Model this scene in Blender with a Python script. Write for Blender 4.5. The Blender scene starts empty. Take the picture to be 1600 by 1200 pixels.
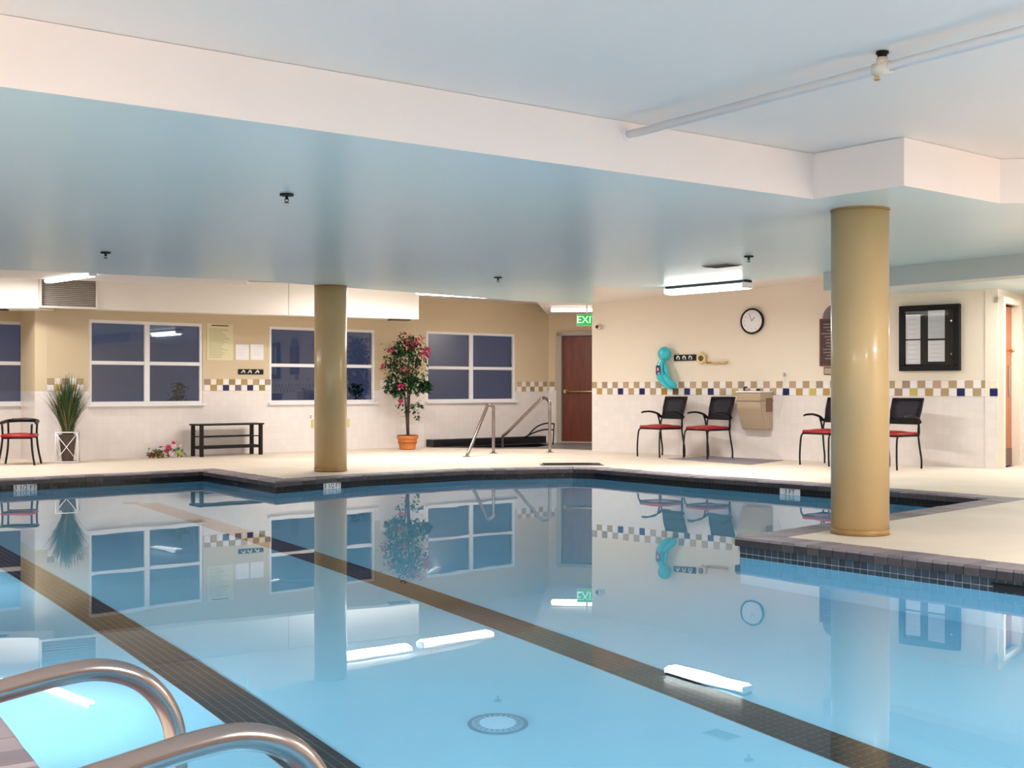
import bpy, bmesh, math, random
from mathutils import Vector, Matrix
R = random.Random(7)
C = bpy.context.scene.collection
sc = bpy.context.scene

# ------------------------------------------------------------------ camera, world, exposure
F = 1850.0; CX = 800.0; HY = 606.0; EYE = 1.05
cd = bpy.data.cameras.new('camera'); cam = bpy.data.objects.new('camera', cd); C.objects.link(cam)
cam.location = (0, 0, EYE); cam.rotation_euler = (math.pi/2, 0, 0)
cd.sensor_width = 36; cd.lens = F/1600*36; cd.shift_y = 6/1600; cd.clip_end = 200
sc.camera = cam
vs = sc.view_settings
sc.display_settings.display_device = 'sRGB'
vs.view_transform = 'Standard'; vs.look = 'None'; vs.gamma = 1; vs.use_curve_mapping = False
vs.exposure = 0.22
w = bpy.data.worlds.new('dusk'); sc.world = w; w.use_nodes = True
w.node_tree.nodes['Background'].inputs[0].default_value = (0.10, 0.125, 0.24, 1)
w.node_tree.nodes['Background'].inputs[1].default_value = 0.35
sc.cycles.use_denoising = True
sc.cycles.max_bounces = 10; sc.cycles.diffuse_bounces = 5; sc.cycles.glossy_bounces = 4
sc.cycles.transmission_bounces = 6; sc.cycles.transparent_max_bounces = 8
sc.cycles.sample_clamp_indirect = 6
sc.cycles.caustics_reflective = True; sc.cycles.caustics_refractive = True

ZS = 2.335     # underside of the dropped slab
ZC = 2.645     # upper ceiling
ZW = -0.13     # water level
ZF = -1.23     # pool floor

def lamp(name, x, y, z, ang, sx, sy, power, col=(1, .98, .965)):
    l = bpy.data.lights.new(name, 'AREA'); l.shape = 'RECTANGLE'; l.size = sx; l.size_y = sy
    l.energy = power; l.color = col
    o = bpy.data.objects.new(name, l); C.objects.link(o)
    o.location = (x, y, z); o.rotation_euler = (0, 0, ang)
    return o
UA = math.atan2(.7116, 1.0)    # direction of the beam and the window wall
VA = math.atan2(-.84, .54)     # direction across it
RA = math.atan2(-.872, 1.0)    # direction of the right wall
# (x, y, z of the lens underside, angle, length, width, watts)
FIX = {
 'near_a': (-3.2, 1.2, ZC-.10, UA, 1.25, .55, 190),  # near panels are added out of sight, to brighten the pool
 'near_b': (3.6, 1.0, ZC-.10, UA, 1.25, .55, 190),
 'near_c': (-.2, -1.6, ZC-.10, UA, 1.25, .55, 150),
 'near_d': (-6.0, 0.2, ZC-.10, UA, 1.25, .55, 150),
 'near_e': (6.4, 4.6, ZC-.10, UA, 1.25, .55, 330),
 'slab_right': (2.40, 14.56, ZS-.105, math.atan2(-.98, .81), 1.24, .20, 72),
 'left_bay': (-5.25, 14.05, 2.33, math.atan2(-.81, .82), 1.16, .09, 18),
 'duct_end': (-.84, 17.8, 2.425, UA, 1.24, .20, 50),
 'duct_front': (-2.05, 17.35, 2.535, UA, 1.24, .20, 42),
 'box_front': (-7.1, 15.2, 2.53, UA, 1.24, .20, 55),
 'niche': (1.30, 20.45, 2.365, 0.0, 1.24, .14, 22),
 'corridor': (6.75, 14.7, 2.26, 0.9, 1.1, .30, 38),
}
for k, (x, y, z, a, L, W, P) in FIX.items():
    lamp('light_'+k, x, y, z-.012, a, L*.96, W*.8, P)

# unseen lamps added to brighten pool and ceiling: (x, y, heading of the beam)
WET_FILL = [(.80, -.02, .574), (-.70, 2.31, .574), (-2.45, 5.03, .574), (-4.15, 7.66, .574), (4.4, 5.08, 3.85)]
for (x, y, h), pw in zip(WET_FILL, (19, 25, 21, 13, 27)):
    l = bpy.data.lights.new('pool_fill_lamp', 'AREA'); l.shape = 'DISK'; l.size = .26; l.energy = pw; l.color = (1, .98, .95)
    o = bpy.data.objects.new('pool_fill_lamp', l); C.objects.link(o)
    o.location = (x+math.cos(h)*.06, y+math.sin(h)*.06, -.70); o.rotation_euler = (0, 1, 0)
    o.rotation_euler = Vector((math.cos(h), math.sin(h), -.12)).to_track_quat('-Z', 'Y').to_euler()

# ------------------------------------------------------------------ helpers
def gp(px, py, z=0.0):
    """point of the level z seen at pixel"""
    Y = F*(EYE-z)/(py-HY); return Vector(((px-CX)*Y/F, Y, z))
def refl(o, label, cat, group=None, kind=None):
    if label: o['label'] = label
    if cat: o['category'] = cat
    if group: o['group'] = group
    if kind: o['kind'] = kind
    return o
tag = refl
def empty(name, loc=(0, 0, 0), rz=0, label=None, cat=None, group=None, kind=None):
    o = bpy.data.objects.new(name, None); C.objects.link(o)
    o.location = loc; o.rotation_euler = (0, 0, rz); o.empty_display_size = .1
    return tag(o, label, cat, group, kind)
def mesh_of(name, bm, mats, smooth=False):
    me = bpy.data.meshes.new(name)
    bm.normal_update(); bm.to_mesh(me); bm.free()
    for m in (mats if isinstance(mats, (list, tuple)) else [mats]): me.materials.append(m)
    if smooth:
        me.polygons.foreach_set('use_smooth', [True]*len(me.polygons))
    return me
def obj(name, bm, mats, parent=None, smooth=False, loc=None, rot=None):
    me = bm if isinstance(bm, bpy.types.Mesh) else mesh_of(name, bm, mats, smooth)
    o = bpy.data.objects.new(name, me); C.objects.link(o)
    if parent: o.parent = parent
    if loc is not None: o.location = loc
    if rot is not None: o.rotation_euler = rot
    return o
def box(bm, c, s, rz=0.0, bev=0.0, mi=0, M=None):
    T = Matrix.Translation(c) @ Matrix.Rotation(rz, 4, 'Z') @ Matrix.Diagonal((s[0], s[1], s[2], 1))
    if M is not None: T = M @ T
    r = bmesh.ops.create_cube(bm, size=1, matrix=T)
    vs_ = r['verts']; fs = set(f for v in vs_ for f in v.link_faces)
    for f in fs: f.material_index = mi
    if bev > 0:
        es = set(e for v in vs_ for e in v.link_edges)
        rr = bmesh.ops.bevel(bm, geom=list(es), offset=bev, segments=1, affect='EDGES', profile=.5)
        for f in rr['faces']: f.material_index = mi
def prism(bm, poly, z0, z1, mi=0):
    """poly list of (x,y); z1 may be list"""
    n = len(poly)
    zt = z1 if isinstance(z1, (list, tuple)) else [z1]*n
    zb = z0 if isinstance(z0, (list, tuple)) else [z0]*n
    b = [bm.verts.new((p[0], p[1], zb[i])) for i, p in enumerate(poly)]
    t = [bm.verts.new((p[0], p[1], zt[i])) for i, p in enumerate(poly)]
    fs = []
    for i in range(n):
        j = (i+1) % n; fs.append(bm.faces.new((b[i], b[j], t[j], t[i])))
    fs.append(bm.faces.new(t)); fs.append(bm.faces.new(b[::-1]))
    for f in fs: f.material_index = mi
    bmesh.ops.recalc_face_normals(bm, faces=fs)
    return fs
def cyl(bm, c, r, h, seg=24, r2=None, mi=0, axis=None):
    T = Matrix.Translation(c)
    if axis is not None: T = T @ Vector((0, 0, 1)).rotation_difference(Vector(axis)).to_matrix().to_4x4()
    r_ = bmesh.ops.create_cone(bm, cap_ends=True, segments=seg, radius1=r, radius2=r if r2 is None else r2, depth=h, matrix=T)
    for f in set(f for v in r_['verts'] for f in v.link_faces): f.material_index = mi
def ball(bm, c, r, s=(1, 1, 1), u=12, v=8, mi=0):
    r_ = bmesh.ops.create_uvsphere(bm, u_segments=u, v_segments=v, radius=r, matrix=Matrix.Translation(c) @ Matrix.Diagonal((*s, 1)))
    for f in set(f for v in r_['verts'] for f in v.link_faces): f.material_index = mi
def catmull(P, n=6):
    P = [Vector(p) for p in P]; out = []
    Q = [P[0]*2-P[1]] + P + [P[-1]*2-P[-2]]
    for i in range(1, len(Q)-2):
        a, b, c, d = Q[i-1:i+3]
        for k in range(n):
            t = k/n
            out.append(.5*((2*b)+(c-a)*t+(2*a-5*b+4*c-d)*t*t+(3*b-a-3*c+d)*t**3))
    out.append(P[-1]); return out
def tube(bm, pts, r, seg=8, smooth=0, caps=True, mi=0):
    P = catmull(pts, smooth) if smooth else [Vector(p) for p in pts]
    n = len(P)
    if isinstance(r, (list, tuple)):
        rs = []
        for i in range(n):
            t = i/(n-1)*(len(r)-1); k = min(int(t), len(r)-2); rs.append(r[k]+(r[k+1]-r[k])*(t-k))
    else: rs = [r]*n
    T = (P[1]-P[0]).normalized()
    N = T.orthogonal().normalized(); rings = []
    for i in range(n):
        t2 = (P[min(i+1, n-1)]-P[max(i-1, 0)]).normalized()
        q = T.rotation_difference(t2); N = (q @ N).normalized(); T = t2
        B = T.cross(N).normalized()
        rings.append([bm.verts.new(P[i]+(N*math.cos(2*math.pi*k/seg)+B*math.sin(2*math.pi*k/seg))*rs[i]) for k in range(seg)])
    for i in range(n-1):
        for k in range(seg):
            f = bm.faces.new((rings[i][k], rings[i][(k+1) % seg], rings[i+1][(k+1) % seg], rings[i+1][k])); f.material_index = mi; f.smooth = True
    if caps:
        bm.faces.new(rings[0][::-1]).material_index = mi; bm.faces.new(rings[-1]).material_index = mi
def bmn(): return bmesh.new()
def quad(x0, x1, y, z0, z1):
    b = bmn(); b.faces.new([b.verts.new(c) for c in ((x0, y, z0), (x1, y, z0), (x1, y, z1), (x0, y, z1))]); return b
def B(*a, **k):
    b = bmn(); box(b, *a, **k); return b

# ------------------------------------------------------------------ materials
def srgb(r, g, b):
    f = lambda c: (c/255/12.92) if c/255 <= .04045 else ((c/255+.055)/1.055)**2.4
    return (f(r), f(g), f(b), 1)
def mat(name, col, rough=.6, metal=0, noise=None, bump=None, spec=.5, coat=0, emit=None):
    """noise=(scale, amount) varies the colour; bump=(scale, strength, distance)"""
    m = bpy.data.materials.new(name); m.use_nodes = True
    nt = m.node_tree; p = nt.nodes['Principled BSDF']
    p.inputs['Base Color'].default_value = col
    p.inputs['Roughness'].default_value = rough; p.inputs['Metallic'].default_value = metal
    p.inputs['Specular IOR Level'].default_value = spec
    p.inputs['Coat Weight'].default_value = coat; p.inputs['Coat Roughness'].default_value = .1
    tc = nt.nodes.new('ShaderNodeTexCoord')
    if noise:
        n = nt.nodes.new('ShaderNodeTexNoise'); n.inputs['Scale'].default_value = noise[0]; n.inputs['Detail'].default_value = 5
        nt.links.new(tc.outputs['Object'], n.inputs['Vector'])
        r = nt.nodes.new('ShaderNodeValToRGB'); a = noise[1]
        r.color_ramp.elements[0].position = .3; r.color_ramp.elements[1].position = .7
        r.color_ramp.elements[0].color = (col[0]*(1-a), col[1]*(1-a), col[2]*(1-a), 1)
        r.color_ramp.elements[1].color = (min(1, col[0]*(1+a)), min(1, col[1]*(1+a)), min(1, col[2]*(1+a)), 1)
        nt.links.new(n.outputs['Fac'], r.inputs['Fac']); nt.links.new(r.outputs['Color'], p.inputs['Base Color'])
    if bump:
        n = nt.nodes.new('ShaderNodeTexNoise'); n.inputs['Scale'].default_value = bump[0]; n.inputs['Detail'].default_value = 3
        nt.links.new(tc.outputs['Object'], n.inputs['Vector'])
        b = nt.nodes.new('ShaderNodeBump'); b.inputs['Strength'].default_value = bump[1]; b.inputs['Distance'].default_value = bump[2]
        nt.links.new(n.outputs['Fac'], b.inputs['Height']); nt.links.new(b.outputs['Normal'], p.inputs['Normal'])
    if emit:
        p.inputs['Emission Color'].default_value = emit[0]; p.inputs['Emission Strength'].default_value = emit[1]
    return m
M = {}
M['ceil_hi'] = mat('upper_ceiling_paint', srgb(224, 217, 214), .45, noise=(.5, .02), bump=(3, .15, .01))
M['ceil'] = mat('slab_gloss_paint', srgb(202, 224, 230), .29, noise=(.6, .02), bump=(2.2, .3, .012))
M['soffit'] = mat('soffit_paint', srgb(232, 224, 220), .5, noise=(1, .02))
M['fascia'] = mat('beam_paint', srgb(236, 226, 222), .5, noise=(.8, .02), bump=(6, .1, .004))
M['beige'] = mat('beige_wall_paint', srgb(212, 194, 162), .6, noise=(.8, .03), bump=(18, .12, .003))
M['cream'] = mat('cream_wall_paint', srgb(234, 222, 204), .55, noise=(.8, .02), bump=(18, .12, .003))
M['duct'] = mat('white_duct', srgb(232, 226, 218), .45, noise=(1, .02))
M['white'] = mat('white_vinyl', srgb(236, 234, 236), .35)
M['deck'] = mat('cream_deck', srgb(228, 214, 196), .55, noise=(1.3, .07), bump=(40, .2, .002))
M['column'] = mat('tan_gloss_column', srgb(196, 167, 120), .3, noise=(1.6, .06), coat=.2, bump=(1.2, .05, .004))
M['column_base'] = mat('brown_column_stain', srgb(158, 122, 72), .4, noise=(9, .15))
M['black'] = mat('black_powder_coat', srgb(15, 14, 16), .4, spec=.3)
M['blackplastic'] = mat('black_plastic', srgb(10, 10, 11), .5, spec=.25)
M['steel'] = mat('stainless_steel', srgb(158, 148, 146), .2, metal=1, bump=(60, .02, .001))
M['chrome'] = mat('chrome', srgb(215, 210, 205), .08, metal=1)
M['red'] = mat('red_vinyl', srgb(158, 20, 28), .4, noise=(8, .08))
M['meshfab'] = mat('charcoal_mesh_fabric', srgb(58, 54, 66), .6, noise=(60, .15))
M['door'] = mat('brown_door', srgb(104, 46, 24), .35, noise=(3, .12))
M['jamb'] = mat('grey_beige_jamb', srgb(176, 164, 150), .4)
M['brass'] = mat('brass', srgb(214, 184, 120), .3, metal=.8)
M['dark'] = mat('dark_opening', srgb(12, 14, 18), .6)
M['tan_fix'] = mat('taupe_enamel', srgb(176, 156, 132), .35, noise=(2, .04))
M['paper'] = mat('white_paper', srgb(238, 236, 238), .7)
M['ypaper'] = mat('yellow_poster', srgb(224, 216, 176), .6)
M['ink'] = mat('ink', srgb(60, 58, 50), .7)
M['inkfaint'] = mat('faint_print', srgb(170, 165, 140), .7)
M['inkgrey'] = mat('grey_print', srgb(188, 186, 196), .7)
M['turq'] = mat('turquoise_vinyl', srgb(40, 190, 208), .25, coat=.5)
M['purple'] = mat('navy_patch', srgb(42, 34, 86), .5)
M['pink'] = mat('pink_petal', srgb(190, 52, 96), .6, noise=(30, .25))
M['palepink'] = mat('pale_pink_petal', srgb(224, 186, 196), .6)
M['yellowp'] = mat('yellow_petal', srgb(214, 196, 60), .6)
M['brownleaf'] = mat('dried_leaf', srgb(150, 100, 60), .7)
M['leaf'] = mat('dark_green_leaf', srgb(34, 66, 34), .4, noise=(14, .5))
M['leaf2'] = mat('mid_green_leaf', srgb(64, 120, 76), .35, noise=(14, .3))
M['grass'] = mat('artificial_grass_green', srgb(46, 78, 36), .5, noise=(6, .4))
M['grassb'] = mat('artificial_grass_brown', srgb(122, 100, 62), .6)
M['bark'] = mat('bark', srgb(66, 44, 36), .8, noise=(20, .2))
M['terra'] = mat('terracotta', srgb(196, 116, 56), .6, noise=(6, .12))
M['soil'] = mat('soil', srgb(50, 38, 30), .9)
M['wicker'] = mat('dark_brown_pot', srgb(82, 66, 58), .7, noise=(40, .2))
M['slate'] = mat('wet_slate', srgb(116, 112, 116), .35, noise=(5, .2))
M['mat'] = mat('grey_rubber_mat', srgb(140, 130, 138), .8, noise=(30, .1))
M['yellow'] = mat('yellow_plastic', srgb(208, 202, 140), .5)
M['grout'] = mat('light_grout', srgb(172, 184, 196), .8)
M['lanegrout'] = mat('lane_grout', srgb(150, 166, 186), .8)
M['darkgrout'] = mat('dark_grout', srgb(52, 60, 70), .8)
M['plaster'] = mat('blue_pool_plaster', srgb(134, 200, 230), .6, noise=(.9, .025))
M['fart'] = mat('black_pool_tile', srgb(20, 25, 34), .2, noise=(1.5, .2))
M['navyt'] = mat('navy_pool_tile', srgb(52, 60, 72), .2, noise=(1.5, .2))
M['navyt2'] = mat('slate_blue_pool_tile', srgb(68, 78, 92), .2, noise=(1.5, .2))
M['lanet'] = mat('black_lane_tile', srgb(10, 14, 24), .5, noise=(1.2, .2))
M['lanet2'] = mat('dark_lane_tile', srgb(16, 20, 32), .5, noise=(1.2, .2))
M['spat'] = mat('black_spa_tile', srgb(18, 20, 24), .2)
for i, c in enumerate([(136, 124, 130), (122, 112, 119), (148, 136, 140), (110, 101, 108)]):
    M['cop%d' % i] = mat('mauve_brown_coping_%s' % 'abcd'[i], srgb(*c), .55, noise=(7, .13), bump=(30, .3, .003))
M['nose0'] = mat('dark_coping_nose', srgb(66, 60, 64), .35, noise=(9, .2)); M['nose1'] = mat('brown_coping_nose', srgb(82, 74, 74), .35, noise=(9, .2))  # darker tone for the lower sides of the coping bricks
TC = {'W': (240, 234, 232), 'C': (240, 226, 208), 'T': (176, 154, 122), 'U': (160, 140, 124), 'B': (190, 160, 138), 'G': (182, 148, 92),
      'Y': (200, 182, 104), 'O': (170, 128, 56), 'N': (24, 34, 92), 'K': (112, 90, 60), 'S': (112, 100, 104), 'L': (150, 136, 84)}
for k, c in TC.items(): M['t'+k] = mat('wall_tile_'+k.lower(), srgb(*c), .25, noise=(4, .05))

def tilewall():
    m = mat('white_glazed_wall_tile', srgb(232, 224, 220), .3)
    nt = m.node_tree; p = nt.nodes['Principled BSDF']
    tc = nt.nodes.new('ShaderNodeTexCoord'); mp = nt.nodes.new('ShaderNodeMapping')
    br = nt.nodes.new('ShaderNodeTexBrick'); br.offset = 0
    br.inputs['Scale'].default_value = 1; br.inputs['Brick Width'].default_value = .106; br.inputs['Row Height'].default_value = .106
    br.inputs['Mortar Size'].default_value = .0022; br.inputs['Mortar Smooth'].default_value = .3
    br.inputs['Color1'].default_value = srgb(234, 226, 222); br.inputs['Color2'].default_value = srgb(229, 221, 217)
    br.inputs['Mortar'].default_value = srgb(224, 216, 212)
    nt.links.new(tc.outputs['UV'], br.inputs['Vector'])
    nt.links.new(br.outputs['Color'], p.inputs['Base Color'])
    return m
M['wtile'] = tilewall()
def woodmat(name, c1, c2):
    m = mat(name, srgb(*c1), .3); nt = m.node_tree; p = nt.nodes['Principled BSDF']
    tc = nt.nodes.new('ShaderNodeTexCoord'); mp = nt.nodes.new('ShaderNodeMapping'); mp.inputs['Scale'].default_value = (9, 9, .7)
    n = nt.nodes.new('ShaderNodeTexNoise'); n.inputs['Scale'].default_value = 3; n.inputs['Detail'].default_value = 6; n.inputs['Distortion'].default_value = .6
    r = nt.nodes.new('ShaderNodeValToRGB'); r.color_ramp.elements[0].position = .3; r.color_ramp.elements[1].position = .7
    r.color_ramp.elements[0].color = srgb(*c1); r.color_ramp.elements[1].color = srgb(*c2)
    nt.links.new(tc.outputs['Object'], mp.inputs['Vector']); nt.links.new(mp.outputs[0], n.inputs['Vector'])
    nt.links.new(n.outputs['Fac'], r.inputs['Fac']); nt.links.new(r.outputs['Color'], p.inputs['Base Color'])
    return m
M['wood'] = woodmat('orange_wood_door', (150, 76, 32), (188, 104, 50))
M['mahog'] = woodmat('mahogany_door', (92, 38, 20), (124, 54, 30))
M['board'] = woodmat('brown_board_wood', (92, 54, 46), (120, 74, 60))
def emis(name, col, s):
    m = bpy.data.materials.new(name); m.use_nodes = True; nt = m.node_tree
    p = nt.nodes['Principled BSDF']; p.inputs['Base Color'].default_value = col
    p.inputs['Emission Color'].default_value = col; p.inputs['Emission Strength'].default_value = s
    return m
M['lens'] = emis('lamp_lens', (1, .97, .92, 1), 9.0)
M['lens_dim'] = emis('lamp_lens_dim', (1, .97, .92, 1), 2.5)
M['exit'] = emis('exit_sign_green', srgb(40, 190, 90), .35)
def thin_glass(ior=1.9, tc_=(.85, .9, .95, 1)):
    m = bpy.data.materials.new('window_glass'); m.use_nodes = True; nt = m.node_tree; nt.nodes.clear()
    o = nt.nodes.new('ShaderNodeOutputMaterial'); mx = nt.nodes.new('ShaderNodeMixShader')
    t = nt.nodes.new('ShaderNodeBsdfTransparent'); t.inputs[0].default_value = tc_
    g = nt.nodes.new('ShaderNodeBsdfGlossy'); g.inputs['Roughness'].default_value = .02
    fr = nt.nodes.new('ShaderNodeFresnel'); fr.inputs[0].default_value = ior
    nt.links.new(fr.outputs[0], mx.inputs[0]); nt.links.new(t.outputs[0], mx.inputs[1]); nt.links.new(g.outputs[0], mx.inputs[2])
    nt.links.new(mx.outputs[0], o.inputs[0]); return m
M['glass'] = thin_glass(2.0); M['clear'] = thin_glass(1.22, (.98, .98, .98, 1))
def watermat():
    m = bpy.data.materials.new('pool_water'); m.use_nodes = True; nt = m.node_tree; nt.nodes.clear()
    o = nt.nodes.new('ShaderNodeOutputMaterial')
    g = nt.nodes.new('ShaderNodeBsdfGlass'); g.inputs['IOR'].default_value = 1.333; g.inputs['Roughness'].default_value = 0
    g.inputs['Color'].default_value = (.96, .99, 1, 1)
    tc = nt.nodes.new('ShaderNodeTexCoord'); n = nt.nodes.new('ShaderNodeTexNoise')
    n.inputs['Scale'].default_value = 1.3; n.inputs['Detail'].default_value = 2
    b = nt.nodes.new('ShaderNodeBump'); b.inputs['Strength'].default_value = .12; b.inputs['Distance'].default_value = .006
    nt.links.new(tc.outputs['Object'], n.inputs['Vector']); nt.links.new(n.outputs['Fac'], b.inputs['Height'])
    nt.links.new(b.outputs['Normal'], g.inputs['Normal'])
    nt.links.new(g.outputs[0], o.inputs[0]); return m
M['water'] = watermat()

# ------------------------------------------------------------------ plan of the room
POOL = [(-3.92, 15.06), (-2.65, 13.30), (-1.776, 14.28), (-.558, 15.18), (.798, 15.54), (1.08, 15.42), (2.13, 14.08),
        (3.33, 12.82), (4.58, 11.23), (1.61, 8.34), (2.937, 6.79), (6.30, 2.87), (4.2, -1.6), (1.64, -1.35), (-1.33, 3.27),
        (-7.19, 12.38)]          # clockwise, water's edge
ROOM = [(-11, -4), (9.8, -4), (9.8, 13.1), (7.05, 16.32), (6.28, 15.30), (1.326, 19.62), (2.30, 22.30), (.704, 22.85),
        (-1.566, 21.0), (-2.30, 20.63), (-6.64, 16.9), (-7.30, 18.0), (-11, 15.2)]
SPA = [(-1.05, 20.95), (-.25, 20.75), (.45, 20.95), (.72, 21.7), (.50, 22.28), (-.45, 21.55)]
def offset(poly, d):
    """offset outwards of a closed polygon (sign by orientation)"""
    n = len(poly); a = sum(poly[i][0]*poly[(i+1) % n][1]-poly[(i+1) % n][0]*poly[i][1] for i in range(n))
    s = 1 if a > 0 else -1; out = []
    for i in range(n):
        p0, p1, p2 = Vector(poly[i-1]), Vector(poly[i]), Vector(poly[(i+1) % n])
        d1 = (p1-p0).normalized(); d2 = (p2-p1).normalized()
        n1 = Vector((d1.y, -d1.x))*s; n2 = Vector((d2.y, -d2.x))*s
        k = (n1+n2); k = k/(k.dot(k)/2) if k.length > .2 else n1
        out.append(tuple(p1+k*d))
    return out
COPW = .235
COPI = offset(POOL, -.03)
COPO = offset(POOL, COPW)
def fill(loops, z, name, m, kind='structure'):
    b = bmn(); es = []
    for L in loops:
        v = [b.verts.new((p[0], p[1], z)) for p in L]
        es += [b.edges.new((v[i], v[(i+1) % len(v)])) for i in range(len(v))]
    bmesh.ops.triangle_fill(b, use_beauty=True, use_dissolve=False, edges=es, normal=(0, 0, 1))
    for f in b.faces:
        if f.normal.z < 0: f.normal_flip()
    return b
fl = obj('floor', fill([ROOM, COPO, SPA], 0, 'floor', None), M['deck']); fl['kind'] = 'structure'

# pool basin
pool = empty('pool_basin', (0, 0, 0), 0, 'light blue plastered swimming pool shell under the still water', 'pool')
b = fill([POOL], ZF, 'x', None); obj('pool_floor', b, M['plaster'], pool)
b = bmn(); n = len(POOL)
for i in range(n):
    p, q = POOL[i], POOL[(i+1) % n]
    v = [b.verts.new((p[0], p[1], ZF)), b.verts.new((q[0], q[1], ZF)), b.verts.new((q[0], q[1], -.22)), b.verts.new((p[0], p[1], -.22))]
    b.faces.new(v)
obj('pool_wall', b, M['plaster'], pool)
b = bmn()
for i in range(n):
    p, q = POOL[i], POOL[(i+1) % n]
    v = [b.verts.new((p[0], p[1], -.22)), b.verts.new((q[0], q[1], -.22)), b.verts.new((q[0], q[1], .0)), b.verts.new((p[0], p[1], .0))]
    b.faces.new(v).material_index = 0 if i == 9 else 1
obj('grout_bed', b, [M['grout'], M['darkgrout']], pool)
# waterline tiles
TP = .0535; TS = .049
def tilemesh(m):
    b = bmn(); box(b, (0, 0, 0), (TS, .008, TS), bev=.0025); return mesh_of('tile', b, m)
tm = [tilemesh(M['navyt']), tilemesh(M['navyt2'])]
stuff = bmn()
for i in range(n):
    p, q = Vector(POOL[i]), Vector(POOL[(i+1) % n]); d = (q-p); L = d.length; d.normalize()
    nrm = Vector((d.y, -d.x))      # clockwise polygon: inside is to the right
    ang = math.atan2(d.y, d.x); cnt = int(L/TP)
    near = (i == 9)
    for k in range(cnt):
        s = (k+.5)*L/cnt
        for r in range(3):
            c = p+d*s+nrm*.003
            z = -.06-TP*(r+.5)
            if near and s < 2.6:
                o = obj('tile', tm[0] if R.random() < .6 else tm[1], None, pool, loc=(c.x, c.y, z), rot=(0, 0, ang))
            elif i in (10, 11, 12, 13) : pass
            else: box(stuff, (c.x, c.y, z), (TS, .008, TS), ang)
    if i in (10, 11, 12, 13) or near:
        s0 = 2.6 if near else 0
        a = p+d*s0
        mid = (a+q)/2
        for r in range(3): box(stuff, (mid.x+nrm.x*.003, mid.y+nrm.y*.003, -.06-TP*(r+.5)), ((q-a).length, .008, TS), ang)
o = obj('waterline_tile', stuff, M['fart'], pool); o['kind'] = 'stuff'

# coping bricks
cop = empty('pool_coping', (0, 0, 0), 0, 'mauve brown brick coping laid around the edge of the pool', 'coping')
nb = 0
for i in range(n):
    j = (i+1) % n
    ia, ib = Vector(COPI[i]), Vector(COPI[j]); oa, ob = Vector(COPO[i]), Vector(COPO[j])
    d = (ib-ia).normalized(); L = (ib-ia).length
    so = (oa-ia).dot(d); eo = (ob-ia).dot(d)
    lo = max(0, so)+.05; hi = min(L, eo)-.05
    pitch = {0: .104, 1: .104, 7: .104, 8: .125, 9: .104, 14: .14, 15: .2}.get(i, .15)
    if i in (10, 11, 12, 13): pitch = .5
    cnt = max(1, round((hi-lo)/pitch)); cuts = [lo+(hi-lo)*k/cnt for k in range(cnt+1)]
    nO = Vector((-d.y, d.x))
    W_ = (oa-ia).dot(nO)
    pieces = []
    pi_, po_ = ia, oa
    for c in cuts+[None]:
        if c is None: ci, co = ib, ob
        else: ci = ia+d*c; co = ia+d*c+nO*W_
        pieces.append((pi_, ci, co, po_)); pi_, po_ = ci, co
    for (a, b_, c, e) in pieces:
        if (b_-a).length < .004 and (c-e).length < .004: continue
        bm = bmn(); ctr = (a+b_+c+e)/4
        jit = R.uniform(-.0015, .0015)
        g = .0022
        P4 = [a-ctr+d*g, b_-ctr-d*g, c-ctr-d*g, e-ctr+d*g]
        if (b_-a).length < .01: P4[0] = a-ctr; P4[1] = b_-ctr
        if (c-e).length < .01: P4[2] = c-ctr; P4[3] = e-ctr
        lowv = [bm.verts.new((v.x, v.y, -.062)) for v in P4]
        # rounded nose at the water side
        def up(z, k): return [bm.verts.new((v.x+(nO.x*k if t < 2 else 0), v.y+(nO.y*k if t < 2 else 0), z)) for t, v in enumerate(P4)]
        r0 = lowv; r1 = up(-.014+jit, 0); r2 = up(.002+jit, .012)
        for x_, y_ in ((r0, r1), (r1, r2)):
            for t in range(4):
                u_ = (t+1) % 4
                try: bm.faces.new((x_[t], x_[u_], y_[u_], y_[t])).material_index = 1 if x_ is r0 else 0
                except Exception: pass
        bm.faces.new(r2); bm.faces.new(r0[::-1])
        bmesh.ops.remove_doubles(bm, verts=bm.verts, dist=.0005)
        bmesh.ops.recalc_face_normals(bm, faces=bm.faces)
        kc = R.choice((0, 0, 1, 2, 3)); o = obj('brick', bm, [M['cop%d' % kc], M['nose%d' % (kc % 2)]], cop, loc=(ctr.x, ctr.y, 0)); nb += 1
print('coping bricks', nb)

# water
wo = obj('pool_water', fill([offset(POOL, .001)], ZW, 'w', None), M['water'])
tag(wo, 'still clear blue pool water reflecting the far walls', 'water', kind='stuff')
for k, (x, y, h) in enumerate(WET_FILL):
    t = empty('added_pool_light', (x, y, -.70), h, 'added unseen round underwater light in the near pool wall, %s' % ('first from the handrails', 'second from the handrails', 'third from the handrails', 'farthest left', 'on the right wall')[k], 'light', 'added underwater pool lights')
    b = bmn(); cyl(b, (.02, 0, 0), .16, .03, 28, axis=(1, 0, 0)); obj('bezel', b, M['steel'], t)
    b = bmn(); cyl(b, (.036, 0, 0), .135, .012, 28, axis=(1, 0, 0)); obj('lens', b, M['lens'], t)

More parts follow.
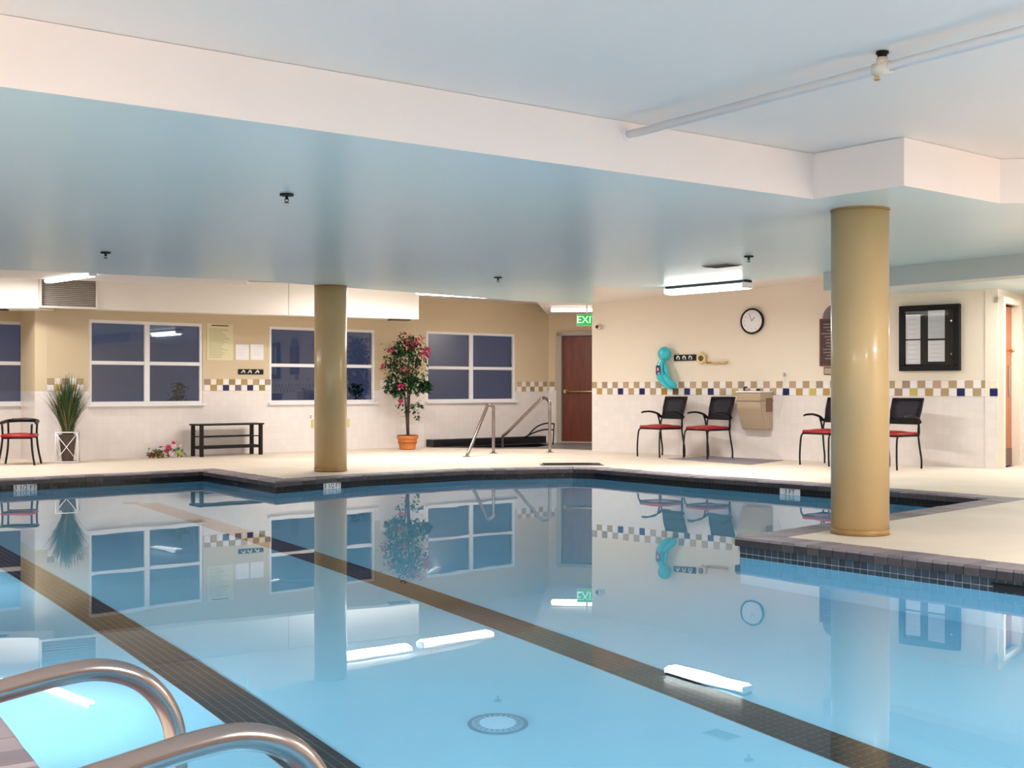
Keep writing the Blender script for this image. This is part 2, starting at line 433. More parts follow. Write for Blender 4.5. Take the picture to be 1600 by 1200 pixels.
# lane lines on the pool floor
def lane(p0, p1, label, ext=2.6):
    p0, p1 = Vector(p0), Vector(p1); p0 = p0-(p1-p0).normalized()*ext; d = (p1-p0); L = d.length; d.normalize(); nn = Vector((-d.y, d.x)); ang = math.atan2(d.y, d.x)
    t = empty('lane_line', (p0.x, p0.y, ZF), ang, label, 'lane line', 'lane lines on the pool floor')
    o_ = obj('grout_bed', B((L/2, 0, .001), (L, .262, .003)), M['lanegrout'], t)
    P = .0433; nr = int(L/P); st = bmn(); nr = int(L/P)
    ms = []
    for m in (M['lanet'], M['lanet2']):
        bb = bmn(); box(bb, (0, 0, 0), (.0388, .0388, .005)); ms.append(mesh_of('tile', bb, m))
    for k in range(nr):
        for c in range(6):
            x = (k+.5)*P; y = (c-2.5)*P
            if int(ext/P) <= k < int(ext/P)+50:
                o_ = obj('tile', ms[R.random() < .35], None, t, loc=(x, y, .005))
            else: box(st, (x, y, .005), (.0388, .0388, .005))
    o_ = obj('far_tiles', st, M['lanet'], t); o_['kind'] = 'stuff'
    return t
lane((1.72, 4.45), (-4.10, 13.27), 'dark tiled lane line crossing the middle of the pool floor')
lane((-.60, 4.55), (-6.0, 12.13), 'dark tiled lane line on the pool floor nearest the handrails')

# main drain, far drain
def drain(x, y, r, label, light=True):
    t = empty('floor_drain', (x, y, ZF), 0, label, 'drain')
    b = bmn(); cyl(b, (0, 0, .006), r, .012, 40); obj('ring', b, mat('drain_ring', srgb(92, 140, 168) if light else srgb(30, 34, 40), .5), t)
    b = bmn(); cyl(b, (0, 0, .014), r*.86, .006, 40); obj('collar', b, mat('drain_collar', srgb(130, 182, 208) if light else srgb(40, 44, 52), .5), t)
    b = bmn(); cyl(b, (0, 0, .020), r*.6, .008, 40); obj('cover', b, mat('drain_cover', srgb(160, 212, 240) if light else srgb(24, 26, 30), .5), t)
    b = bmn()
    for k in range(24):
        a = k*math.pi/12; box(b, (math.cos(a)*r*.73, math.sin(a)*r*.73, .0175), (r*.18, .006, .003), a)
    obj('grate_slots', b, mat('drain_slot', srgb(84, 128, 158) if light else srgb(16, 18, 22), .6), t)['kind'] = 'stuff'
drain(-.064, 5.30, .135, 'round pale main drain set in the near pool floor')
drain(-4.28, 13.3, .10, 'small dark drain on the pool floor at the far end of the middle lane line', False)

# depth markers and skimmers on the pool edge
def edge_frame(i, s):
    p, q = Vector(POOL[i]), Vector(POOL[(i+1) % n]); d = (q-p).normalized()
    c = p+d*s; nn = Vector((d.y, -d.x)); return c, nn, math.atan2(d.y, d.x)
def text(body, size, m, parent, loc, rot, name='lettering', ext=.001):
    cu = bpy.data.curves.new(name, 'FONT'); cu.body = body; cu.size = size; cu.align_x = 'CENTER'; cu.align_y = 'CENTER'; cu.extrude = ext; cu.resolution_u = 3
    o = bpy.data.objects.new(name, cu); C.objects.link(o)
    me = bpy.data.meshes.new_from_object(o.evaluated_get(bpy.context.evaluated_depsgraph_get()))
    bpy.data.objects.remove(o); bpy.data.curves.remove(cu)
    me.materials.clear(); me.materials.append(m); me.name = name
    o = bpy.data.objects.new(name, me); C.objects.link(o); o.parent = parent
    o.location = loc; o.rotation_euler = rot; return o
def marker(i, s, label, txt):
    c, nn, a = edge_frame(i, s)
    face = math.atan2(nn.y, nn.x)+math.pi/2          # local -Y looks to the water
    t = empty('depth_marker', (c.x+nn.x*.010, c.y+nn.y*.010, 0), face, label, 'depth marker')
    obj('plate', B((0, 0, -.112), (.26, .012, .098), bev=.003), M['paper'], t)
    text(txt, .075, M['ink'], t, (0, -.0072, -.10), (math.pi/2, 0, 0))
pO, pA = Vector(POOL[15]), Vector(POOL[0])
def along(i, px):
    """distance along pool edge i at which it is seen in column px"""
    p, q = Vector(POOL[i]), Vector(POOL[(i+1) % n]); d = (q-p).normalized(); k = (px-CX)/F
    return (k*p.y-p.x)/(d.x-k*d.y)
marker(15, along(15, 39), 'white depth marker tile under the coping at the far left pool edge', '3 1/2 FT')
marker(1, along(1, 518), 'white depth marker tile under the coping below the far column', '3 1/2 FT')
marker(6, along(6, 1235), 'white depth marker tile at the waterline of the right far pool edge', '3 FT')
def skimmer(i, px, wdt, label):
    c, nn, a = edge_frame(i, along(i, px)); face = math.atan2(nn.y, nn.x)+math.pi/2
    t = empty('skimmer_mouth', (c.x+nn.x*.008, c.y+nn.y*.008, 0), face, label, 'skimmer')
    obj('opening', B((0, .01, -.125), (wdt, .03, .075), bev=.004), M['dark'], t)
    obj('lip', B((0, -.008, -.090), (wdt+.02, .012, .010)), M['blackplastic'], t)
skimmer(9, 1592, .30, 'black skimmer mouth in the tiled edge at the right of the photo')
skimmer(0, 370, .16, 'small black skimmer mouth in the far notch of the pool edge')

# ------------------------------------------------------------------ ceiling
b = bmn()
v = [b.verts.new((p[0], p[1], ZC)) for p in [(-11.2, -4.2), (10, -4.2), (10, 24), (-11.2, 24)]]
b.faces.new(v[::-1]); c_ = obj('ceiling', b, M['ceil_hi']); c_['kind'] = 'structure'
# the dropped slab beyond the beam
SL = [(-11, -1.23), (-2.18, 5.05), (2.05, 8.06), (2.49, 7.52), (3.40, 8.25), (6.5, 7.9), (9.8, 7.9), (9.8, 13.1), (7.05, 16.9), (6.0, 15.8),
      (5.0, 16.9), (4.66, 17.1), (3.50, 13.4), (1.75, 15.55), (1.03, 15.0), (1.215, 18.0), (.28, 17.7), (-1.26, 16.06), (-3.08, 14.2), (-5.56, 12.85), (-11, 9.6)]
b = bmn(); fs = prism(b, SL, ZS, ZC-.002)
for f in fs:
    if abs(f.normal.z) < .5: f.material_index = 1
bmesh.ops.triangulate(b, faces=[f for f in b.faces if len(f.verts) > 4])
s_ = obj('ceiling', b, [M['ceil'], M['fascia']]); s_['kind'] = 'structure'
# perimeter ceiling over the right wall and the door niche
b = bmn()
prism(b, [(1.12, 18.02), (.95, 15.02), (1.75, 15.60), (3.50, 13.42), (4.67, 17.2), (1.326, 19.9)], [2.44, 2.44, 2.46, 2.57, 2.58, 2.44], ZC-.003)
prism(b, [(.28, 17.72), (1.25, 18.02), (1.33, 19.9), (2.6, 22.6), (.72, 23.2)], 2.446, ZC-.003)
bmesh.ops.triangulate(b, faces=[f for f in b.faces if len(f.verts) > 4])
s_ = obj('ceiling', b, M['soffit']); s_['kind'] = 'structure'
# low soffit behind the slab at the left
b = bmn(); prism(b, [(-6.6, 12.3), (-3.20, 14.16), (-3.44, 15.45), (-5.67, 14.4), (-6.9, 13.8)], 2.37, ZC-.004)
s_ = obj('trim_1', b, M['soffit']); s_['kind'] = 'structure'
# dropped beam at the right, in front of the notice board
b = bmn(); prism(b, [(3.46, 13.15), (4.02, 12.60), (6.1, 9.5), (6.35, 9.7), (4.25, 12.8), (3.66, 13.4)], 2.13, ZS+.002)
s_ = obj('trim_2', b, mat('grey_beam_paint', srgb(206, 208, 204), .5)); s_['kind'] = 'structure'

# ------------------------------------------------------------------ walls
def uvbox(bm):
    uv = bm.loops.layers.uv.verify()
    for f in bm.faces:
        nn = f.normal
        t = Vector((-nn.y, nn.x)) if abs(nn.z) < .7 else Vector((1, 0))
        if t.length < 1e-4: t = Vector((1, 0))
        t.normalize()
        for l in f.loops: l[uv].uv = (l.vert.co.x*t.x+l.vert.co.y*t.y, l.vert.co.z if abs(nn.z) < .7 else l.vert.co.y)
def wall(name, p, q, up, opens=(), zs=1.0, z1=ZC, th=.16, flip=False):
    """wall from p to q whose room side is to the right of p->q is on the side of -normal"""
    p, q = Vector(p), Vector(q); d = (q-p); L = d.length; d.normalize(); nn = Vector((-d.y, d.x))
    # room is clockwise-inside: thickness goes away from the room
    ctr = Vector((0, 8)); 
    if (p+nn-ctr).length < (p-nn-ctr).length: nn = -nn
    if flip: nn = -nn
    xs = sorted(set([0, L]+[o[0] for o in opens]+[o[1] for o in opens])); zz = sorted(set([0, zs, z1]+[o[2] for o in opens]+[o[3] for o in opens]))
    bm = bmn()
    for i in range(len(xs)-1):
        for j in range(len(zz)-1):
            xm, zm = (xs[i]+xs[i+1])/2, (zz[j]+zz[j+1])/2
            if any(o[0] < xm < o[1] and o[2] < zm < o[3] for o in opens): continue
            a = p+d*xs[i]; c = p+d*xs[i+1]
            prism(bm, [a, c, c+nn*th, a+nn*th], zz[j], zz[j+1], 0 if zm < zs else 1)
    bm.normal_update(); uvbox(bm)
    o = obj(name, bm, [M['wtile'], up]); o['kind'] = 'structure'
    return o, p, d, nn
def wpx(p, d, px):
    k = (px-CX)/F; return (k*p.y-p.x)/(d.x-k*d.y)
# window (frame, panes) in a wall
nwin = 0
def window(wl, s0, s1, z0, z1, barz, off=0.0):
    global nwin; nwin += 1
    o, p, d, nn = wl; ang = math.atan2(d.y, d.x)
    sgn = 1 if Vector((-d.y, d.x)).dot(nn) > 0 else -1
    t = empty('window_%d' % nwin, (p.x+d.x*s0, p.y+d.y*s0, z0), ang, kind='structure')
    W, H = s1-s0, z1-z0; y = .05*sgn; fw = .045
    bm = bmn()
    box(bm, (W/2, y, fw/2), (W, .07, fw)); box(bm, (W/2, y, H-fw/2), (W, .07, fw))
    box(bm, (fw/2, y, H/2), (fw, .07, H-2*fw)); box(bm, (W-fw/2, y, H/2), (fw, .07, H-2*fw))
    obj('window_frame', bm, M['white'], t)
    mz = barz-z0
    obj('mullion', B((W/2, y, H/2), (.085, .06, H-2*fw), bev=.006), M['white'], t)
    for x0, x1 in ((fw, W/2-.0425), (W/2+.0425, W-fw)):
        obj('rail', B(((x0+x1)/2, y-.004*sgn, mz), (x1-x0, .055, .055), bev=.004), M['white'], t)
        for a, b_ in ((fw, mz-.0275), (mz+.0275, H-fw)):
            obj('pane', quad(x0, x1, y, a, b_), M['glass'], t)
    obj('sill', B((W/2, -.01*sgn, -.012), (W+.06, .12, .03), bev=.004), M['white'], t)
    return t
LW0, LW1 = Vector((-6.64, 16.9)), Vector((-2.30, 20.63)); ld = (LW1-LW0).normalized()
s = lambda px: wpx(LW0, ld, px)
w1 = (s(139), s(317)); w2 = (s(421), s(586))
wl = wall('wall_left', LW0, LW1, M['beige'], [(w1[0], w1[1], .80, 2.05), (w2[0], w2[1], .80, 2.05)], 1.0)
window(wl, w1[0], w1[1], .80, 2.05, 1.42)
window(wl, w2[0], w2[1], .80, 2.05, 1.42)
w3p, w3q = Vector((-1.566, 21.0)), Vector((.704, 22.85)); w3d = (w3q-w3p).normalized()
a3 = (.06, wpx(w3p, w3d, 805))
wl3 = wall('wall_back', w3p, w3q, M['beige'], [(a3[0], a3[1], .80, 2.06)], .98)
window(wl3, a3[0], a3[1], .80, 2.06, 1.41)
wall('wall_return', (-2.30, 20.63), (-1.566, 21.0), M['beige'], zs=1.19)
b0p, b0q = Vector((-7.30, 18.0)), Vector((-11, 15.2)); b0d = (b0q-b0p).normalized()
a0 = (.03, 1.75)
wl0 = wall('wall_bay', b0p, b0q, M['beige'], [(a0[0], a0[1], .80, 2.05)], 1.0)
window(wl0, a0[0], a0[1], .80, 2.05, 1.42)
wall('wall_bay_return', (-6.64, 16.9), (-7.30, 18.0), M['beige'], zs=1.0)
RW0, RW1 = Vector((1.326, 19.62)), Vector((6.28, 15.30)); rd = (RW1-RW0).normalized()
wr = wall('wall_right', RW0, RW1, M['cream'], zs=.94)
rn = -wr[3]     # towards the room
dwp, dwq = Vector((.704, 22.85)), Vector((2.30, 22.30)); dd = (dwq-dwp).normalized()
ds = wpx(dwp, dd, 878)
wd = wall('wall_door', dwp, dwq, M['beige'], [(ds, ds+.93, 0, 2.06)], 1.0)
wall('wall_niche', (1.326, 19.62), (2.30, 22.30), M['cream'], zs=.94, flip=True)
ep, eq = Vector((6.28, 15.30)), Vector((7.05, 16.32)); ed = (eq-ep).normalized()
we = wall('wall_corridor', ep, eq, M['cream'], [(.06, .82, 0, 2.15)], .94, flip=True)
wall('wall_far_right', (7.05, 16.32), (9.8, 13.1), M['cream'], zs=.94)
wall('wall_right_near', (9.8, 13.1), (9.8, -4), M['cream'], zs=.94)
wall('wall_behind', (9.8, -4), (-11, -4), M['cream'], zs=.94)
wall('wall_left_near', (-11, -4), (-11, 15.2), M['beige'], zs=.94)

# band of square wall tiles
tmesh = {}
def bandtile(k):
    if k not in tmesh:
        b = bmn(); box(b, (0, 0, 0), (.0995, .010, .0995), bev=.002); tmesh[k] = mesh_of('tile', b, M['t'+k])
    return tmesh[k]
def band(wl, s0, s1, ztop, low, top='TCUCBCTW', ph=0, pitch=.106, hs=1.0):
    o, p, d, nn = wl; ang = math.atan2(d.y, d.x); k = 0; x = s0+pitch/2
    while x < s1-.02:
        for r in range(2):
            col = (k+ph) % 2 == 0 if r == 0 else (k+ph) % 2 == 1
            idx = (k+ph)//2
            if r == 0: c = top[(2*idx) % len(top)] if col else ('W', 'C', 'W')[k % 3]
            else: c = low[idx % len(low)] if col else 'W'
            q = p+d*x+nn*-.003
            t = obj('tile', bandtile(c), None, o, loc=(q.x, q.y, ztop-pitch*hs*(r+.5)), rot=(0, 0, ang)); t.scale.z = hs
        k += 1; x += pitch
band(wr, .0, 6.55, 1.150, 'GTNTNTOKNLNTYTGTNGYGTTUTUYGTNTNT', 'TCUCTCBCTCBC')
band(wl, 0.0, w1[0]-.03, 1.19, 'YGTL', 'TCUC', hs=.88)
band(wl, w1[1]+.02, w2[0]-.01, 1.19, 'GNSNL', 'UCGCLCGCTC', hs=.88)
band(wl3, a3[1]+.05, (w3q-w3p).length-.02, 1.17, 'TLGT', 'BCTC', hs=.9)
band(wd, .02, ds-.10, 1.17, 'KS', 'UC', hs=.9)

# ------------------------------------------------------------------ doors
t = empty('door_1', (dwp.x+dd.x*ds, dwp.y+dd.y*ds, 0), math.atan2(dd.y, dd.x), kind='structure')
obj('door_leaf', B((.465, .05, 1.02), (.90, .045, 2.03), bev=.004), M['mahog'], t)
b = bmn(); box(b, (-.04, -.005, 1.05), (.09, .13, 2.10)); box(b, (.97, -.005, 1.05), (.09, .13, 2.10)); box(b, (.465, -.005, 2.085), (1.1, .13, .07))
obj('door_frame', b, M['jamb'], t)
b = bmn(); tube(b, [(.08, -.03, .98), (.86, -.03, .98)], .018); box(b, (.07, .0, .98), (.05, .06, .06)); box(b, (.86, .0, .98), (.05, .06, .06))
obj('push_bar', b, M['brass'], t)
obj('threshold', B((.465, -.02, .012), (.93, .16, .022), bev=.004), M['jamb'], t)
t = empty('door_2', (ep.x+ed.x*.06, ep.y+ed.y*.06, 0), math.atan2(ed.y, ed.x), kind='structure')
obj('door_leaf', B((.38, .06, 1.07), (.74, .045, 2.12), bev=.004), M['wood'], t)
obj('kick_plate', B((.38, .032, .13), (.70, .006, .22)), mat('bronze_plate', srgb(104, 60, 44), .3, metal=.4), t)
b = bmn(); box(b, (-.02, -.005, 1.09), (.07, .14, 2.18)); box(b, (.80, -.005, 1.09), (.09, .14, 2.18)); box(b, (.39, -.005, 2.19), (.90, .14, .08))
obj('door_frame', b, M['cream'], t)
pl = obj('push_plate', B((.62, .034, 1.14), (.09, .006, .42)), M['steel'], t)
b = bmn(); ball(b, (.66, .0, 1.55), .028); cyl(b, (.66, .02, 1.55), .012, .05, 10, axis=(0, 1, 0)); obj('deadbolt', b, M['brass'], t, True)

# ------------------------------------------------------------------ columns
def column(x, y, label):
    t = empty('column', (x, y, 0), 0, label, 'column')
    b = bmn(); cyl(b, (0, 0, (ZS+.045)/2), .203, ZS-.045, 64); o = obj('shaft', b, M['column'], t, True)
    for p_ in o.data.polygons:
        if abs(p_.normal.z) > .9: p_.use_smooth = False
    b = bmn(); cyl(b, (0, 0, .0235), .206, .043, 64); o = obj('base_ring', b, M['column_base'], t, True)
    for p_ in o.data.polygons:
        if abs(p_.normal.z) > .9: p_.use_smooth = False
    b = bmn(); cyl(b, (0, 0, ZS-.006), .208, .012, 64); obj('collar', b, M['soffit'] if False else M['column_base'], t)
column(2.51, 8.54, 'large round tan column on the right pool peninsula')
column(-2.286, 14.92, 'round tan column farther back in front of the second window')

# ------------------------------------------------------------------ light fixtures
def fixture(k, label, house=.105):
    x, y, z, a, L, W, P = FIX[k]
    t = empty('ceiling_light', (x, y, z), a, label, 'light')
    obj('housing', B((0, 0, house-.02), (L+.04, W*.7, .035), bev=.004), M['jamb'] if k != 'slab_right' else M['blackplastic'], t)
    b = bmn(); prof = [(-W/2, .06), (-W/2, .02), (-W*.36, 0), (W*.36, 0), (W/2, .02), (W/2, .06)]
    va = [b.verts.new((-L/2, p_[0], p_[1])) for p_ in prof]; vb = [b.verts.new((L/2, p_[0], p_[1])) for p_ in prof]
    for i in range(6): b.faces.new((va[i], va[(i+1) % 6], vb[(i+1) % 6], vb[i]))
    b.faces.new(va[::-1]); b.faces.new(vb); bmesh.ops.recalc_face_normals(b, faces=b.faces)
    obj('diffuser', b, M['lens'] if k != 'niche' else M['lens_dim'], t)
    for s_ in (-1, 1):
        if k == 'duct_end': obj('hanger', B((s_*L*.35, 0, (ZC-z+.09)/2), (.015, .015, ZC-z-.09)), M['white'], t)
    for s_ in (-1, 1): obj('end_cap', B((s_*(L/2+.012), 0, .04), (.02, W, .07), bev=.003), M['white'], t)
    return t
fixture('slab_right', 'lit fluorescent ceiling light with dark housing above the chairs on the right wall')
fixture('left_bay', 'lit fluorescent light behind the ceiling edge above the louvred grille', .055)
fixture('duct_end', 'lit fluorescent light behind the ceiling edge right of the white duct', .105)
fixture('duct_front', 'lit fluorescent light above the ceiling edge in front of the white duct', .1)
fixture('box_front', 'lit fluorescent light in front of the bright duct box at the left edge', .1)
fixture('niche', 'lit fluorescent light over the brown door beside the green sign', .075)
fixture('corridor', 'lit light at the right edge by the orange wooden door', .08)
for k, where in (('near_a', 'above the ladder on the left'), ('near_b', 'over the near water on the right'), ('near_c', 'behind the viewpoint'), ('near_d', 'farthest left above the deck'), ('near_e', 'above the right peninsula deck')):
    fixture(k, 'added square lit ceiling panel '+where+', out of frame', .1)['group'] = 'added ceiling panels above the near deck'

# ------------------------------------------------------------------ duct with grille
A = Vector((-5.81, 16.6)); Bp = Vector((-1.49, 19.0)); du = (Bp-A).normalized(); dn = Vector((-du.y, du.x)); da = math.atan2(du.y, du.x)
LD = (Bp-A).length
t = empty('air_duct', (A.x, A.y, 2.15), da, 'long white air duct box hung along the wall above the two windows', 'duct')
seam = wpx(A, du, 451)
obj('duct_panel', B((seam/2, .13, .245), (seam-.006, .26, .49), bev=.004), M['duct'], t)
obj('duct_panel', B(((seam+LD)/2, .13, .245), (LD-seam-.006, .26, .49), bev=.004), M['duct'], t)
obj('duct_core', B((LD/2, .15, .25), (LD-.02, .20, .46)), M['duct'], t)
obj('floor_register', B((LD-.28, .16, -.012), (.34, .16, .022), bev=.003), mat('bronze_register', srgb(96, 74, 60), .5), t)
gl = .76
t = empty('air_grille', (A.x-du.x*gl, A.y-du.y*gl, 2.15), da, 'grey louvred air grille at the left end of the white duct', 'grille')
b = bmn(); box(b, (gl/2, .0, .012), (gl, .05, .024)); box(b, (gl/2, 0, .45), (gl, .05, .024)); box(b, (.012, 0, .23), (.024, .05, .42)); box(b, (gl-.012, 0, .23), (.024, .05, .42))
obj('frame', b, M['duct'], t)
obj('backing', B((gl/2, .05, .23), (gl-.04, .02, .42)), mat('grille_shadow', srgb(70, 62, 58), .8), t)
b = bmn(); box(b, (0, 0, 0), (gl-.05, .030, .004), M=Matrix.Rotation(.7, 4, 'X')); sm = mesh_of('slat', b, mat('grille_slat', srgb(190, 180, 172), .45))
for k in range(16): obj('slat', sm, None, t, loc=(gl/2, .008, .035+k*.0262))
t = empty('duct_box', (-6.9, 16.28, 2.145), 0, 'bright white duct box at the left edge under the ceiling light', 'duct')
obj('box_shell', B((-.62, .30, .25), (2.02, .52, .50), bev=.006), M['duct'], t)
obj('corner_trim', B((.397, .02, .25), (.02, .05, .50), bev=.003), M['jamb'], t)
obj('slot_register', B((-.62, .18, -.010), (1.0, .12, .018), bev=.002), M['dark'], t)

# ------------------------------------------------------------------ ceiling pipe and sprinklers
pd = Vector((.58, -.81, 0)).normalized(); P0 = Vector((.69, 7.10, 2.565))
t = empty('sprinkler_pipe', tuple(P0), 0, 'white sprinkler pipe crossing the upper ceiling to the beam', 'pipe')
b = bmn(); tube(b, [(-pd*.02), pd*9.0], .024, 14); obj('pipe', b, M['white'], t)
c = pd*1.83
b = bmn(); tube(b, [c-pd*.045, c+pd*.045], .031, 14); obj('coupling', b, mat('cream_coupling', srgb(224, 212, 196), .5), t)
b = bmn(); tube(b, [c, c+Vector((0, 0, .05))], .026, 12); obj('tee', b, mat('cream_tee', srgb(214, 198, 180), .5), t)
b = bmn(); cyl(b, c+Vector((0, 0, .060)), .022, .030, 14); cyl(b, c+Vector((0, 0, .072)), .030, .010, 14); obj('hanger_cap', b, M['blackplastic'], t)
b = bmn(); cyl(b, c-pd*.03+Vector((0, 0, -.04)), .010, .02, 10); cyl(b, c-pd*.03+Vector((0, 0, -.048)), .016, .004, 12)
obj('sprinkler_head', b, M['brass'], t)
b = bmn(); cyl(b, (0, 0, .0), .040, .012, 16); obj('escutcheon', b, M['white'], t, rot=tuple(Vector((0, 0, 1)).rotation_difference(pd).to_euler()), loc=pd*.012)
def sprinkler(px, py, label):
    g = F*(ZS-EYE)/(HY-py); x = (px-CX)*g/F
    t = empty('sprinkler', (x, g, ZS), 0, label, 'sprinkler')
    b = bmn(); cyl(b, (0, 0, -.007), .046, .012, 20); obj('escutcheon', b, M['blackplastic'], t)
    b = bmn(); cyl(b, (0, 0, -.022), .010, .03, 10)
    for s_ in (-1, 1): tube(b, [(s_*.008, 0, -.03), (s_*.014, 0, -.042), (0, 0, -.056)], .003, 6)
    obj('body', b, M['blackplastic'], t)
    b = bmn(); cyl(b, (0, 0, -.058), .010, .003, 12)
    for k in range(8):
        a = k*math.pi/4; box(b, (math.cos(a)*.012, math.sin(a)*.012, -.058), (.008, .004, .003), a)
    obj('deflector', b, M['blackplastic'], t)
for px, py, lab in ((448, 303, 'black ceiling sprinkler nearest the camera at upper left'), (165, 394, 'black ceiling sprinkler above the left window with the grass plant'),
                    (778, 433, 'black ceiling sprinkler above the third window'), (1170, 400, 'black ceiling sprinkler beside the right fluorescent light')):
    sprinkler(px, py, lab)

# ------------------------------------------------------------------ handrails
RS = Vector((.79, .61, 0)).normalized()
def near_rail(P, label, dz=0):
    t = empty('handrail', (P[0], P[1], 0), math.atan2(RS.y, RS.x), label, 'handrail', 'near pool ladder handrails')
    prof = [(-.86, 0, .0), (-.86, 0, .12), (-.84, 0, .27), (-.74, 0, .385), (-.55, 0, .445), (-.35, 0, .476), (-.24, 0, .490), (-.16, 0, .490), (-.09, 0, .466), (-.04, 0, .422), (-.008, 0, .36),
            (.0, 0, .29), (.0, 0, .15), (.0, 0, -.10), (.0, 0, -.60)]
    b = bmn(); tube(b, [(x, y, z+(dz if z > .1 else 0)) for x, y, z in prof], .0222, 20, smooth=5); obj('tube', b, M['steel'], t)
    b = bmn(); cyl(b, (-.86, 0, .008), .05, .014, 24); obj('flange', b, M['steel'], t)
near_rail((-.695, 2.45), 'steel handrail at bottom left, the farther of the near pair')
near_rail((-.305, 1.985), 'steel handrail at bottom left, the nearest of the pair', .004)
b = bmn()
for z in (-.25, -.5): box(b, (-.52, 2.24, z), (.5, .09, .03), math.atan2(-.42, .35))
t = empty('ladder_steps', (-.52, 2.24, -.6), math.atan2(-.42, .35), 'steel ladder treads under water between the near handrails', 'ladder')
for z in (.05, .3): obj('tread', B((0, 0, z), (.50, .09, .025), bev=.005), M['steel'], t)
b.free()
# spa rails
t = empty('spa_rail', (-.5, 18.5, 0), 0, 'steel grab rail shaped like an inverted V before the third window', 'handrail')
f1 = gp(729, 714); f2 = gp(771, 708.5)
pk = Vector((-.385, 18.8, .775))
b = bmn(); q0 = Vector((-.5, 18.5, 0))
tube(b, [f1-q0, f1.lerp(pk, .5)-q0, f1.lerp(pk, .9)-q0, pk-q0, Vector((f2.x-.005, f2.y-.03, .745))-q0, Vector((f2.x, f2.y, .66))-q0, Vector((f2.x, f2.y, .3))-q0, f2-q0], .026, 12, smooth=5)
obj('tube', b, M['steel'], t)
b = bmn()
for f_ in (f1, f2): cyl(b, f_-q0+Vector((0, 0, .006)), .06, .012, 20)
obj('flange', b, M['steel'], t)
t = empty('spa_rail', (.5, 19.6, 0), 0, 'long sloping steel rail by the brown door leading down to the spa', 'handrail')
q0 = Vector((.5, 19.6, 0)); f2 = gp(859, 707); top = Vector((.50, 19.55, .88))
e1 = Vector((-.16, 20.6, .20)); e0 = Vector((-.165, 20.68, -.02)) 
b = bmn()
tube(b, [e0+Vector((0, .08, 0))-q0, e1-q0, e1.lerp(top, .1)-q0, e1.lerp(top, .5)-q0, e1.lerp(top, .93)-q0, top-q0+Vector((.03, 0, .005)), Vector((f2.x-.01, f2.y, .82))-q0, Vector((f2.x, f2.y, .70))-q0, Vector((f2.x, f2.y, .3))-q0, f2-q0], .026, 12, smooth=5)
obj('tube', b, M['steel'], t)
b = bmn(); cyl(b, f2-q0+Vector((0, 0, .006)), .06, .012, 20); obj('flange', b, M['steel'], t)

# ------------------------------------------------------------------ spa
sp = empty('spa', (0, 0, 0), 0, 'small dark tiled spa set in the deck below the third window', 'spa')
b = bmn(); m_ = len(SPA)
for i in range(m_):
    p, q = SPA[i], SPA[(i+1) % m_]
    b.faces.new([b.verts.new((p[0], p[1], -.5)), b.verts.new((q[0], q[1], -.5)), b.verts.new((q[0], q[1], 0)), b.verts.new((p[0], p[1], 0))])
obj('basin_wall', b, M['spat'], sp)
obj('basin_floor', fill([SPA], -.5, 'x', None), M['spat'], sp)
RING = [(-1.5, 20.9), (-.3, 20.45), (.8, 20.35), (1.36, 20.0), (1.95, 21.7), (2.1, 22.2), (.75, 22.66), (-1.4, 20.98)]
b = fill([RING, SPA], .004, 'x', None); obj('surround', b, M['slate'], sp)
b = bmn(); c0 = w3p+w3d*.05-wl3[3]*.0; c1 = w3q-w3d*.25; rn3 = -wl3[3]
prism(b, [c0+rn3*.005, c1+rn3*.005, c1+rn3*.22, c0+rn3*.22], .006, .135); obj('curb', b, M['spat'], sp)
so = obj('spa_water', fill([SPA], -.07, 'x', None), M['water']); tag(so, 'dark water in the small spa below the third window', 'water', kind='stuff')
t = empty('grab_bars', (.55, 21.7, 0), 0, 'curved black grab bars on the spa curb beside the door', 'grab bar')
for k, h in ((0, .34), (1, .20)):
    b = bmn(); tube(b, [(-.30-.05*k, 0, .13), (-.12, 0, .13+h*.55), (.05, -.02, .13+h*.78), (.22, -.04, .12+h*.8)], .014, 8, smooth=5)
    obj('bar', b, M['black'], t)
b = bmn(); tube(b, [(.22, -.04, .40), (.20, -.05, .006)], .012, 8); obj('post', b, M['black'], t)

